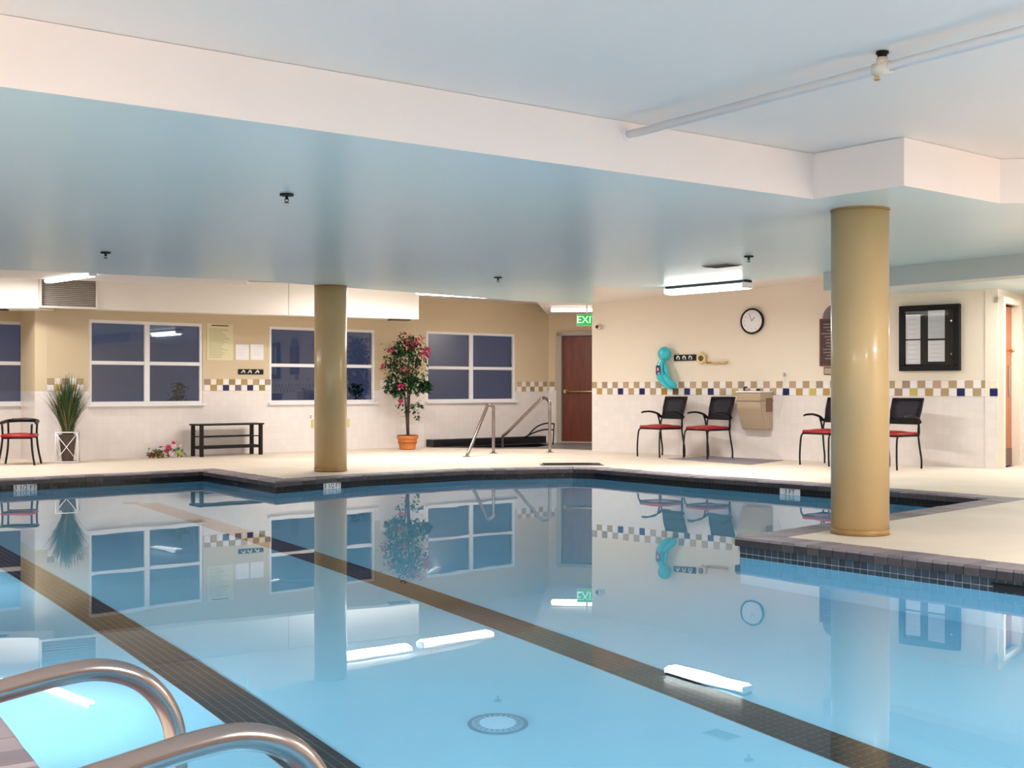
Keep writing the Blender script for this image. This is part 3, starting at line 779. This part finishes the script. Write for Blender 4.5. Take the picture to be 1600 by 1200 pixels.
# ------------------------------------------------------------------ chairs
def mesh_chair(x, y, rz, label):
    """front faces local -Y; origin on the floor midway between the legs"""
    t = empty('chair', (x, y, 0), rz, label, 'chair', 'mesh back armchairs along the right wall')
    b = bmn(); box(b, (0, -.02, .455), (.47, .46, .045), bev=.02)
    ball(b, (0, -.02, .470), .22, (1, .98, .12), 20, 10); obj('seat', b, M['red'], t, True)
    b = bmn(); tube(b, [(-.225, -.23, .43), (.225, -.23, .43), (.235, .22, .43), (-.235, .22, .43), (-.225, -.23, .43)], .012, 8); obj('seat_frame', b, M['black'], t)
    for s_ in (-1, 1):
        b = bmn(); tube(b, [(s_*.225, -.20, .435), (s_*.232, -.245, .40), (s_*.238, -.262, .28), (s_*.242, -.268, .12), (s_*.243, -.262, .0)], .0125, 8, smooth=4); obj('leg', b, M['black'], t)
        b = bmn(); tube(b, [(s_*.225, .245, .62), (s_*.228, .215, .50), (s_*.232, .215, .40), (s_*.238, .235, .26), (s_*.243, .262, .12), (s_*.243, .262, .0)], .0125, 8, smooth=4); obj('leg', b, M['black'], t)
        b = bmn(); tube(b, [(s_*.245, .235, .60), (s_*.255, .16, .655), (s_*.262, .02, .685), (s_*.262, -.12, .680), (s_*.262, -.16, .668)], [.022, .018, .015, .014, .012], 8, smooth=4); a_ = obj('armrest', b, M['black'], t); a_.scale = (1, 1, 1)
        b = bmn(); tube(b, [(s_*.24, .215, .45), (s_*.248, .20, .55), (s_*.252, .17, .64)], .013, 8, smooth=3); obj('arm_support', b, M['black'], t)
    # back: rim and mesh panel
    P = [(-.205, .235, .585), (.205, .235, .585), (.225, .275, .75), (.232, .325, .905), (-.232, .325, .905), (-.225, .275, .75)]
    b = bmn(); tube(b, P+[P[0]], .0145, 8); box(b, (0, .232, .605), (.44, .022, .06), bev=.006); obj('back_frame', b, M['black'], t)
    b = bmn(); cols = []
    for r_ in range(5):
        f_ = r_/4; z = .60+.295*f_; yy = .235+.02*f_+.07*f_*f_; ww = .205+.025*f_
        cols.append([b.verts.new((ww*(k/4*2-1), yy-.02*(1-((k/4*2-1)**2))*-1, z)) for k in range(5)])
    for r_ in range(4):
        for k in range(4): b.faces.new((cols[r_][k], cols[r_][k+1], cols[r_+1][k+1], cols[r_+1][k]))
    r0 = bmesh.ops.solidify(b, geom=list(b.faces), thickness=.006)
    obj('backrest', b, M['meshfab'], t, True)
CF = math.atan2(-.60, -.80)+math.pi/2
def place(cx, cy, label):           # cx,cy: middle of the front feet
    mesh_chair(cx+.80*.262, cy+.60*.262, CF, label)
place(2.07, 17.95, 'red seated mesh back armchair nearest the brown door on the right wall')
place(2.70, 17.42, 'red seated mesh back armchair just left of the drinking fountain')
place(4.08, 15.98, 'red seated mesh back armchair half hidden behind the left of the near column')
place(4.75, 15.25, 'red seated mesh back armchair below the black notice board')

def low_chair(x, y, rz, label):
    t = empty('low_armchair', (x, y, 0), rz, label, 'chair', 'low red armchairs at the left edge')
    b = bmn(); box(b, (0, 0, .40), (.42, .40, .045), bev=.018); ball(b, (0, 0, .412), .2, (1, .95, .12), 16, 8); obj('seat', b, M['red'], t, True)
    for s_ in (-1, 1):
        for q in (-1, 1):
            b = bmn(); tube(b, [(s_*.19, q*.17, .58 if q > 0 else .56), (s_*.185, q*.165, .40), (s_*.20, q*.19, .2), (s_*.235, q*.215, 0)], .014, 8, smooth=4); obj('leg', b, M['black'], t)
    b = bmn(); tube(b, [(-.25, -.20, .565), (-.22, -.05, .575), (-.20, .15, .59), (-.12, .22, .60), (0, .235, .605), (.12, .22, .60), (.20, .15, .59), (.22, -.05, .575), (.25, -.20, .565)],
                    [.010, .022, .026, .028, .030, .028, .026, .022, .010], 10, smooth=4); obj('back_rail', b, M['black'], t)
    b = bmn(); tube(b, [(-.18, -.17, .37), (.18, -.17, .37)], .012, 8); tube(b, [(-.18, .17, .37), (.18, .17, .37)], .012, 8); obj('apron', b, M['black'], t)
p_ = gp(31, 726); low_chair(p_.x, p_.y+.0, .18, 'low black armchair with red seat left of the tall grass plant')
p_ = gp(-42, 728); low_chair(p_.x, p_.y, .18, 'low black armchair cut off by the left edge of the photo')

# ------------------------------------------------------------------ bench
lw = math.atan2(ld.y, ld.x)
bc = LW0+ld*wpx(LW0, ld, 341)+Vector((ld.y, -ld.x))*.30
t = empty('bench', (bc.x, bc.y, 0), lw, 'black slatted wooden bench under the wall notices', 'bench')
BL = 1.02
for k in range(4): obj('seat_slat', B((0, -.135+k*.09, .485), (BL+.08, .080, .026), bev=.004), M['black'], t)
for sx in (-1, 1):
    for sy in (-1, 1): obj('leg', B((sx*(BL/2-.01), sy*.145, .236), (.052, .052, .472), bev=.004), M['black'], t)
for sx in (-1, 1): obj('end_rail', B((sx*(BL/2-.01), 0, .135), (.03, .24, .04), bev=.003), M['black'], t)
for z, hh in ((.30, .018), (.135, .036)):
    for sy in (-1, 1): obj('side_rail', B((0, sy*.14, z), (BL-.06, .028, hh), bev=.003), M['black'], t)
for k in range(3): obj('shelf_slat', B((0, -.07+k*.07, .155), (BL-.06, .05, .012), bev=.002), M['black'], t)

# ------------------------------------------------------------------ grass plant
p_ = Vector((-6.23, 16.6)); t = empty('grass_plant', (p_.x, p_.y, 0), .25, 'tall artificial grass plant in a white crossed metal stand', 'plant')
S = .145; H = .43
b = bmn()
for sx in (-1, 1):
    for sy in (-1, 1): tube(b, [(sx*S, sy*S, 0), (sx*S*.97, sy*S*.97, H)], .008, 6)
for z in (.02, H):
    tube(b, [(-S, -S, z), (S, -S, z), (S, S, z), (-S, S, z), (-S, -S, z)], .008, 6)
obj('stand_frame', b, M['white'], t)
for (a, c) in (((-S, -S), (S, -S)), ((S, -S), (S, S)), ((S, S), (-S, S)), ((-S, S), (-S, -S))):
    b = bmn(); tube(b, [(a[0], a[1], .03), (c[0], c[1], H-.01)], .006, 6); tube(b, [(c[0], c[1], .03), (a[0], a[1], H-.01)], .006, 6); obj('cross_brace', b, M['white'], t)
b = bmn(); cyl(b, (0, 0, .205), .075, .38, 20, r2=.118); obj('pot', b, M['wicker'], t)
def blades(nb, m, seed, spread):
    rr = random.Random(seed); b = bmn()
    for _ in range(nb):
        a = rr.uniform(0, 2*math.pi); lean = rr.random()**.8*spread; hgt = rr.uniform(.5, .92)*(1-.2*lean)
        r0 = rr.uniform(0, .07); wd = rr.uniform(.006, .011); side = Vector((-math.sin(a), math.cos(a), 0))
        dirv = Vector((math.cos(a), math.sin(a), 0)); prev = None
        for k in range(5):
            f_ = k/4; pos = dirv*(r0+lean*.42*(f_**1.5))+Vector((0, 0, .38+hgt*f_*(1-.12*lean*f_)))
            ww = wd*(1-f_*.9)
            cur = (b.verts.new(pos-side*ww), b.verts.new(pos+side*ww))
            if prev: b.faces.new((prev[0], prev[1], cur[1], cur[0]))
            prev = cur
    return b
o = obj('grass_blades', blades(700, 0, 3, .75), M['grass'], t); o['kind'] = 'stuff'
o = obj('brown_blades', blades(60, 0, 5, 1.0), M['grassb'], t); o['kind'] = 'stuff'

# ------------------------------------------------------------------ flowering tree
tx, ty = -1.78, 20.16
t = empty('potted_tree', (tx, ty, 0), 0, 'tall flowering artificial tree with pink blossoms in an orange pot', 'plant')
b = bmn(); cyl(b, (0, 0, .105), .135, .19, 28, r2=.17); cyl(b, (0, 0, .215), .182, .05, 28, r2=.186); pot = obj('pot', b, M['terra'], t)
b = bmn(); cyl(b, (0, 0, .242), .165, .01, 24); obj('soil', b, M['soil'], t)
b = bmn(); cyl(b, (0, 0, .12), .168, .012, 28); obj('pot_band', b, mat('pot_band', srgb(150, 82, 36), .6), t)
for k, (dx, dy, r_) in enumerate(((-.09, .02, .016), (.02, -.02, .020), (.07, .03, .014))):
    b = bmn(); tube(b, [(0.01*k, 0, .22), (dx*.25, dy, .6), (dx*.6, dy, 1.0), (dx*1.3, dy*1.5, 1.45), (dx*1.1, dy, 1.8)], [r_, r_*.9, r_*.8, r_*.5, r_*.3], 8, smooth=4); obj('trunk', b, M['bark'], t)
def leaves(nl, m, seed, region, size):
    rr = random.Random(seed); b = bmn()
    for _ in range(nl):
        c = region(rr); L = size*rr.uniform(.7, 1.3); a = rr.uniform(0, 6.28); dr = rr.uniform(-1.1, .3)
        d = Vector((math.cos(a)*math.cos(dr), math.sin(a)*math.cos(dr), math.sin(dr))); s_ = d.cross(Vector((rr.uniform(-.4, .4), rr.uniform(-.4, .4), 1))).normalized()*L*.27
        up = d.cross(s_).normalized()*L*.05
        v = [b.verts.new(c), b.verts.new(c+d*L*.45+s_+up), b.verts.new(c+d*L), b.verts.new(c+d*L*.45-s_+up), b.verts.new(c+d*L*.5)]
        b.faces.new((v[0], v[1], v[4])); b.faces.new((v[1], v[2], v[4])); b.faces.new((v[2], v[3], v[4])); b.faces.new((v[3], v[0], v[4]))
    return b
CL = [(-.02, .0, 1.80, .20), (-.20, 0, 1.62, .20), (.16, 0, 1.68, .20), (-.22, .0, 1.35, .22), (.12, 0, 1.38, .26), (-.05, -.05, 1.5, .26), (-.26, 0, 1.1, .16), (-.14, 0, 1.02, .14), (.18, 0, 1.1, .17), (.33, -.04, 1.08, .10), (.02, 0, 1.16, .17)]
def crown(rr):
    x, y, z, r_ = rr.choice(CL)
    while True:
        v = Vector((rr.uniform(-1, 1), rr.uniform(-1, 1), rr.uniform(-1, 1)))
        if v.length < 1: break
    return Vector((x, y, z))+Vector((v.x*r_, v.y*r_*.9, v.z*r_))
def low(rr): 
    x, z = rr.choice(((-.12, .72), (.0, .76), (.12, .70), (.12, .58), (-.03, .66), (.2, .78), (-.06, .85)))
    return Vector((x+rr.gauss(0, .04), rr.gauss(0, .05), z+rr.gauss(0, .04)))
for o in (obj('foliage', leaves(1500, 0, 1, crown, .085), M['leaf'], t), obj('light_foliage', leaves(260, 0, 2, crown, .08), M['leaf2'], t), obj('lower_foliage', leaves(120, 0, 4, low, .08), M['leaf'], t)):
    o['kind'] = 'stuff'
def flowers(rr):
    x, z, r_ = rr.choice(((.02, 1.88, .12), (-.26, 1.72, .08), (.12, 1.80, .08), (.30, 1.62, .07), (.34, 1.7, .06), (-.40, 1.42, .06), (.0, 1.36, .07), (-.08, 1.1, .05), (-.10, .84, .03), (.18, 1.86, .08)))
    return Vector((x+rr.gauss(0, r_*.5), -.12+rr.gauss(0, .07), z+rr.gauss(0, r_*.5)))
o = obj('blossoms', leaves(300, 0, 6, flowers, .07), M['pink'], t); o['kind'] = 'stuff'

# ------------------------------------------------------------------ flowers lying on the deck
fp = LW0+ld*wpx(LW0, ld, 250)+Vector((ld.y, -ld.x))*.24
t = empty('silk_flowers', (fp.x, fp.y, 0), lw, 'heap of pink and yellow silk flowers on the deck left of the bench', 'flowers')
def flower(x, y, z, r_, m):
    b = bmn()
    for k in range(7):
        a = k*2*math.pi/7; ball(b, (x+math.cos(a)*r_*.6, y+math.sin(a)*r_*.35-.01, z+math.sin(a)*r_*.5), r_*.42, (1, .6, .8), 8, 5)
    ball(b, (x, y-.02, z), r_*.35, (1, 1, 1), 8, 5); obj('flower', b, m, t, True)
for x, y, z, r_, m in ((.03, 0, .15, .055, 'pink'), (-.06, .03, .19, .04, 'palepink'), (.10, -.02, .16, .05, 'palepink'), (.04, -.06, .06, .05, 'palepink'), (.18, -.04, .07, .04, 'yellowp'),
                       (-.03, -.04, .10, .04, 'pink'), (.22, 0, .17, .03, 'palepink'), (-.12, 0, .07, .05, 'brownleaf'), (-.22, 0, .045, .045, 'brownleaf'), (.12, .04, .22, .03, 'pink')):
    flower(x, y, z, r_, M[m])
def heap(rr): return Vector((rr.uniform(-.30, .28), rr.uniform(-.08, .06), rr.uniform(.03, .16)))
o = obj('leaves', leaves(90, 0, 9, heap, .07), M['leaf2'], t); o['kind'] = 'stuff'
o = obj('dry_leaves', leaves(40, 0, 10, lambda rr: Vector((rr.uniform(-.32, -.05), rr.uniform(-.06, .04), rr.uniform(.06, .10))), .09), M['brownleaf'], t); o['kind'] = 'stuff'

# ------------------------------------------------------------------ things on the left wall
def onwall(p, d, px, z, out=0.0):
    s_ = wpx(p, d, px); q = p+d*s_+Vector((d.y, -d.x))*out; return (q.x, q.y, z)
def wz(p, d, px, py):
    s_ = wpx(p, d, px); Y = (p+d*s_).y; return EYE+(HY-py)*Y/F
def wlen(p, d, x0, x1): return wpx(p, d, x1)-wpx(p, d, x0)
def sheet(name, p, d, x0, x1, y0, y1, m, label, cat, lines=0, inkm=None, header=False, group=None, th=.006):
    xm = (x0+x1)/2; W = wlen(p, d, x0, x1); z1, z0 = wz(p, d, xm, y0), wz(p, d, xm, y1); H = z1-z0
    t = empty(name, onwall(p, d, xm, z0, .002), math.atan2(d.y, d.x), label, cat, group)
    obj('sheet', B((0, -th/2, H/2), (W, th, H)), m, t)
    if lines:
        rr = random.Random(int(x0)); b = bmn()
        for k in range(lines):
            f_ = 1-(k+1.5)/(lines+2.5); l_ = rr.uniform(.45, .8)*W
            box(b, (-.42*W+l_/2, -th-.0006, H*f_*.92), (l_, .001, H*.012))
        obj('print', b, inkm, t)
    if header: obj('heading', B((0, -th-.0006, H*.95), (W*.64, .001, H*.03)), M['ink'], t)
    return t, W, H
sheet('rules_poster', LW0, ld, 323, 364, 506, 563, M['ypaper'], 'pale yellow pool rules poster between the two left windows', 'poster', 20, M['inkfaint'], True)
sheet('paper_notice', LW0, ld, 368, 388.5, 538, 562.5, M['paper'], 'white paper notice directly right of the yellow poster', 'notice', 3, M['inkgrey'])
sheet('paper_notice', LW0, ld, 391, 411.5, 538, 562.5, M['paper'], 'white paper notice nearest the second window', 'notice', 3, M['inkgrey'])
def hookrack(p, d, x0, x1, y0, y1, label, nh=3):
    xm = (x0+x1)/2; W = wlen(p, d, x0, x1); z1, z0 = wz(p, d, xm, y0), wz(p, d, xm, y1); H = z1-z0
    t = empty('hook_rack', onwall(p, d, xm, z0, .0), math.atan2(d.y, d.x), label, 'hook rack')
    obj('back_plate', B((0, -.011, H/2), (W, .02, H), bev=.003), M['black'], t)
    for k in range(nh):
        x = W*(-.34+.26*k+(.04 if k == 2 else 0))
        b = bmn(); tube(b, [(x-.03, -.024, H*.3), (x-.02, -.045, H*.45), (x, -.05, H*.75), (x+.02, -.045, H*.5), (x+.035, -.024, H*.3)], .011, 6, smooth=3)
        obj('hook', b, M['white'], t)
hookrack(LW0, ld, 372, 411, 577, 585, 'black rack of three white hooks below the paper notices')
sheet('yellow_sign', LW0, ld, 487, 546, 655, 667, M['yellow'], 'low yellow plastic sign on the wall behind the far column', 'sign', th=.02)
t = empty('wall_outlet', onwall(LW0, ld, 485, wz(LW0, ld, 485, 655)), lw, 'small white wall outlet just left of the far column', 'outlet')
obj('plate', B((0, -.005, .04), (.07, .01, .11), bev=.002), M['white'], t); obj('socket', B((0, -.0115, .04), (.03, .004, .06)), M['jamb'], t)

# ------------------------------------------------------------------ things on the right wall
rw = math.atan2(rd.y, rd.x)
q_ = onwall(RW0, rd, 1177, wz(RW0, rd, 1177, 502), .0)
t = empty('wall_clock', q_, rw, 'round white wall clock with black rim', 'clock')
b = bmn(); cyl(b, (0, -.022, 0), .185, .04, 48, axis=(0, 1, 0)); obj('case', b, M['black'], t)
b = bmn(); tube(b, [(math.cos(a)*.182, -.042, math.sin(a)*.182) for a in [k*2*math.pi/40 for k in range(41)]], .014, 8, caps=False); obj('rim', b, M['black'], t)
b = bmn(); cyl(b, (0, -.0435, 0), .165, .004, 48, axis=(0, 1, 0)); obj('dial', b, M['paper'], t)
for k in range(1, 13):
    a = math.pi/2-k*math.pi/6; text(str(k), .042, M['inkgrey'], t, (math.cos(a)*.128, -.0465, math.sin(a)*.128), (math.pi/2, 0, 0), 'numeral', .0005)
for a, L in ((1.9, .08), (-.4, .12)): 
    obj('clock_hand', B((L/2*math.cos(a), -.0485, L/2*math.sin(a)), (.006, .002, L), M=None), M['inkgrey'], t) if False else None
b = bmn(); tube(b, [(0, -.048, 0), (.05, -.048, .06)], .0035, 6); obj('hour_hand', b, M['ink'], t)
b = bmn(); tube(b, [(0, -.050, 0), (-.04, -.050, .115)], .0025, 6); obj('minute_hand', b, M['ink'], t)

# turquoise inflatable
q_ = onwall(RW0, rd, 1044, wz(RW0, rd, 1044, 553), .10)
t = empty('inflatable_toy', q_, rw, 'turquoise inflatable toy hanging on the wall above the first chair', 'toy')
K = .0118  # metres per picture column here
def pt(px, py, y=0): return Vector(((px-1044)*K, y, -(py-553)/98.5))
b = bmn(); ball(b, (0, -.0, 0), .112, (1, .85, 1), 24, 16); obj('head', b, M['turq'], t, True)
b = bmn(); tube(b, [pt(1042, 561), pt(1039, 568), pt(1038, 577), pt(1040, 588), pt(1045, 597), pt(1051, 603), pt(1057, 606)], [.05, .062, .078, .086, .078, .055, .02], 16, smooth=5); obj('body', b, M['turq'], t)
b = bmn(); tube(b, [pt(1046, 586, -.05), pt(1053, 594, -.06), pt(1060, 601, -.04), pt(1063, 606, -.02)], [.035, .055, .05, .02], 14, smooth=5); obj('limb', b, M['turq'], t)
b = bmn(); tube(b, [pt(1046, 569, -.02), pt(1049, 580, -.04), pt(1051, 590, -.03)], [.02, .03, .015], 12, smooth=4); obj('fin', b, M['turq'], t)
b = bmn(); box(b, pt(1038.5, 578, -.082), (.085, .012, .14), bev=.004); obj('patch', b, M['purple'], t)
b = bmn(); box(b, pt(1038.5, 577, -.090), (.03, .004, .045), bev=.001); box(b, pt(1040, 583, -.090), (.035, .004, .02)); obj('patch_print', b, M['palepink'], t)

hx0, hx1 = 1054, 1088
xm = 1071; W = wlen(RW0, rd, hx0, hx1); zc = wz(RW0, rd, xm, 559)
t = empty('hook_rack', onwall(RW0, rd, xm, zc-.05), rw, 'black rack of white hooks right of the turquoise toy', 'hook rack')
obj('back_plate', B((0, -.013, .05), (W, .024, .095), bev=.003), M['black'], t)
for k in range(3):
    x = W*(-.26+.28*k); b = bmn(); tube(b, [(x-.03, -.027, .03), (x-.025, -.05, .05), (x, -.055, .075), (x+.025, -.05, .05), (x+.01, -.03, .025)], .010, 6, smooth=3); obj('hook', b, M['white'], t)
t = empty('wall_bell', onwall(RW0, rd, 1098, wz(RW0, rd, 1098, 560)), rw, 'gold hexagonal ring fitting on the wall between the two racks', 'wall fitting')
b = bmn(); cyl(b, (0, -.02, 0), .095, .04, 6, axis=(0, 1, 0)); obj('hex_plate', b, M['brass'], t)
b = bmn(); cyl(b, (0, -.046, 0), .078, .014, 6, axis=(0, 1, 0)); obj('hex_rim', b, M['ypaper'], t)
b = bmn(); cyl(b, (0, -.056, 0), .045, .008, 24, axis=(0, 1, 0)); obj('center_hole', b, mat('dark_brass', srgb(96, 72, 30), .4, metal=.5), t)
xm = 1123; W = wlen(RW0, rd, 1108, 1139)
t = empty('brass_rail', onwall(RW0, rd, xm, wz(RW0, rd, xm, 566)), rw, 'short brass rail on the wall under the clock at left', 'rail')
obj('plate', B((0, -.008, .02), (W, .015, .06), bev=.003), M['cream'], t)
b = bmn(); tube(b, [(-W/2, -.06, -.01), (W/2, -.06, -.01)], .016, 10); obj('bar', b, M['brass'], t)
for s_ in (-1, 1): obj('bracket', B((s_*W*.42, -.035, -.005), (.03, .06, .04), bev=.004), M['brass'], t)

# drinking fountain
xc = 1189
q_ = onwall(RW0, rd, xc, 0, 0); t = empty('drinking_fountain', (q_[0], q_[1], .44), rw, 'taupe wall mounted drinking fountain between the chairs', 'drinking fountain')
b = bmn()
prof = [(0, .54), (-.36, .54), (-.37, .50), (-.36, .32), (-.20, .0), (0, .0)]
va = [b.verts.new((-.20, p_[0], p_[1])) for p_ in prof]; vb = [b.verts.new((.20, p_[0], p_[1])) for p_ in prof]
for i in range(len(prof)): b.faces.new((va[i], va[(i+1) % 6], vb[(i+1) % 6], vb[i]))
b.faces.new(va[::-1]); b.faces.new(vb); bmesh.ops.recalc_face_normals(b, faces=b.faces)
bmesh.ops.bevel(b, geom=[e for e in b.edges], offset=.010, segments=2, affect='EDGES')
obj('cabinet', b, M['tan_fix'], t)
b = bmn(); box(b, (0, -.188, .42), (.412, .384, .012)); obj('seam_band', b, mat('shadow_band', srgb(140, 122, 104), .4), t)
b = bmn(); box(b, (0, -.19, .552), (.41, .39, .024), bev=.008); obj('basin_rim', b, M['white'], t)
b = bmn(); cyl(b, (0, -.2, .566), .14, .006, 28); obj('basin', b, M['steel'], t)
b = bmn(); tube(b, [(-.12, -.28, .56), (-.12, -.28, .61), (-.08, -.26, .62)], .012, 8, smooth=3); obj('spout', b, M['blackplastic'], t)
b = bmn(); cyl(b, (.10, -.26, .58), .03, .03, 14); obj('push_button', b, M['blackplastic'], t)
obj('side_vent', B((.203, -.12, .36), (.008, .18, .20)), mat('brown_vent', srgb(120, 92, 66), .5), t)
t = empty('power_cord', onwall(RW0, rd, 1228, wz(RW0, rd, 1226, 582)), rw, 'white outlet and cord beside the drinking fountain', 'cord')
obj('outlet', B((0, -.008, 0), (.05, .015, .07), bev=.002), M['white'], t)
obj('plug', B((-.01, -.028, -.03), (.03, .028, .05), bev=.004), M['jamb'], t)
b = bmn(); tube(b, [(-.01, -.03, -.05), (-.03, -.04, -.2), (-.06, -.04, -.42), (-.10, -.03, -.58), (-.12, -.015, -.66)], .006, 6, smooth=5); obj('cord', b, M['white'], t)

# chalk board partly behind the column
xm = 1293.5; z1, z0 = wz(RW0, rd, xm, 498), wz(RW0, rd, xm, 572); W = .50
s0 = wpx(RW0, rd, 1282); q = RW0+rd*(s0+W/2)
t = empty('menu_board', (q.x, q.y, z0), rw, 'brown wooden lettered board behind the left side of the near column', 'board')
H = z1-z0
obj('frame', B((0, -.02, H/2), (W, .038, H), bev=.006), M['board'], t)
obj('panel', B((0, -.042, H/2), (W-.06, .008, H-.06)), mat('dark_board', srgb(70, 50, 52), .5, noise=(8, .15)), t)
b = bmn(); cyl(b, (.0, -.02, H), .20, .034, 28, axis=(0, 1, 0)); obj('crest', b, mat('grey_crest', srgb(120, 108, 114), .5), t)
b = bmn(); rr = random.Random(3)
for k in range(12): box(b, (rr.uniform(-.06, .0), -.047, H-.08-k*(H-.14)/12), (rr.uniform(.2, .34), .002, .014))
obj('lettering', b, mat('chalk', srgb(150, 130, 130), .8), t)
t2 = empty('small_plaque', (q.x, q.y, z0-.13), rw, 'small brown plaque hung under the lettered board', 'plaque')
obj('plate', B((-.12, -.012, .06), (.14, .02, .11), bev=.003), M['board'], t2); obj('inlay', B((-.12, -.023, .06), (.11, .004, .08)), M['tan_fix'], t2)

# notice board
x0, x1 = 1408, 1502; W = wlen(RW0, rd, x0, x1); xm = 1457; z1, z0 = wz(RW0, rd, x0, 479), wz(RW0, rd, x0, 580); H = z1-z0
sm_ = (wpx(RW0, rd, x0)+wpx(RW0, rd, x1))/2; q = RW0+rd*sm_
t = empty('notice_board', (q.x, q.y, z0), rw, 'black framed glass notice board with four white sheets', 'notice board')
obj('back_panel', B((0, -.02, H/2), (W-.04, .036, H-.04)), mat('brown_backing', srgb(46, 36, 32), .7), t)
b = bmn(); f_ = .075
box(b, (0, -.04, f_/2), (W, .08, f_), bev=.006); box(b, (0, -.04, H-f_/2), (W, .08, f_), bev=.006); box(b, (-W/2+f_/2, -.04, H/2), (f_, .08, H-2*f_), bev=.004); box(b, (W/2-f_/2, -.04, H/2), (f_, .08, H-2*f_), bev=.004)
obj('frame', b, M['blackplastic'], t)
for i, (a, c, e, g) in enumerate(((1417, 1440, 492, 530), (1417, 1440, 532, 569), (1452, 1478, 484, 529), (1452, 1478, 532, 565))):
    xa = wpx(RW0, rd, a)-sm_; xb = wpx(RW0, rd, c)-sm_; za = wz(RW0, rd, (a+c)/2, e)-z0; zb = wz(RW0, rd, (a+c)/2, g)-z0
    sh = obj('sheet', B(((xa+xb)/2, -.041, (za+zb)/2), (xb-xa, .004, za-zb)), M['paper'] if i != 2 else mat('grey_sheet', srgb(214, 216, 220), .7), t)
    b = bmn()
    for k in range(4): box(b, ((xa+xb)/2-.01, -.0436, za-(za-zb)*(k+1)/5), ((xb-xa)*(.5+.3*R.random()), .001, .004))
    pr = obj('print', b, M['inkgrey'], sh)
obj('pane', quad(-W/2+f_-.005, W/2-f_+.005, -.055, f_-.005, H-f_+.005), M['clear'], t)
for z in (.22, .66): 
    b = bmn(); cyl(b, (W/2-f_-.03, -.062, z), .014, .02, 12, axis=(0, 1, 0)); obj('lock', b, M['chrome'], t)

# wall sensor and exit sign
t = empty('wall_camera', onwall(RW0, rd, 942, wz(RW0, rd, 942, 511)), rw, 'small chrome wall sensor near the brown door', 'sensor')
b = bmn(); cyl(b, (0, -.015, 0), .045, .03, 16, axis=(0, 1, 0)); obj('mount', b, M['white'], t)
b = bmn(); ball(b, (-.02, -.07, 0), .05, (1, 1, 1), 16, 10); obj('dome', b, M['chrome'], t, True)
b = bmn(); cyl(b, (-.03, -.12, 0), .026, .02, 14, axis=(0, 1, 0)); obj('lens', b, M['dark'], t)
t = empty('exit_sign', (1.262, 19.95, 2.095), 0, 'green lit EXIT sign above the brown door', 'sign')
obj('housing', B((0, .02, .10), (.34, .05, .20), bev=.004), M['white'], t)
obj('face', B((0, -.008, .10), (.325, .006, .185)), M['exit'], t)
text('EXIT', .17, mat('exit_letter', srgb(196, 255, 214), .5, emit=(srgb(210, 255, 220), .9)), t, (0, -.012, .098), (math.pi/2, 0, 0))
b = bmn(); tube(b, [(0, .02, .2), (0, .02, .35)], .012, 8); obj('stem', b, M['white'], t)

# floor mat
P4 = [gp(1043, 717.2), gp(1108, 713.6), gp(1224, 719.8), gp(1172, 726.5)]
c = sum(P4, Vector())/4
b = bmn(); prism(b, [(p_.x-c.x, p_.y-c.y) for p_ in P4], .0005, .008); 
t = obj('floor_mat', b, M['mat'], loc=(c.x, c.y, 0)); tag(t, 'thin grey rubber mat on the deck below the drinking fountain', 'mat')

# flush ceiling vent, deck drain, plants outside the windows
t = empty('ceiling_vent', (2.2, 12.4, ZS), -.9, 'small dark flush ceiling vent beside the sprinkler at right', 'vent')
obj('frame', B((0, 0, -.005), (.36, .22, .010)), M['jamb'], t)
for k in range(5): obj('slat', B((0, -.08+k*.04, -.013), (.32, .022, .006)), M['blackplastic'], t)
g_ = gp(893, 726.5)
t = empty('deck_grate', (g_.x, g_.y, 0), .05, 'low dark grey grate lying on the deck at the far pool edge', 'grate')
obj('plate', B((0, 0, .006), (.85, .30, .010), bev=.003), M['slate'], t)
for k in range(4): obj('bar', B((0, -.10+k*.066, .017), (.78, .03, .012), bev=.003), M['spat'], t)
for px, Y, lab in ((277, 19.2, 'small green shrub outside the left window, low in its right pane'), (556, 21.6, 'small green shrub outside the second window beside the far column')):
    t = empty('shrub', ((px-CX)*Y/F, Y, 0), 0, lab, 'shrub')
    b = bmn(); tube(b, [(0, 0, 0), (.02, 0, .5), (0, 0, .95)], .012, 6); obj('stem', b, M['bark'], t)
    o = obj('foliage', leaves(160, 0, int(px), lambda rr: Vector((rr.gauss(0, .07), rr.gauss(0, .07), .72+rr.random()*.42)), .09), M['leaf2'], t); o['kind'] = 'stuff'
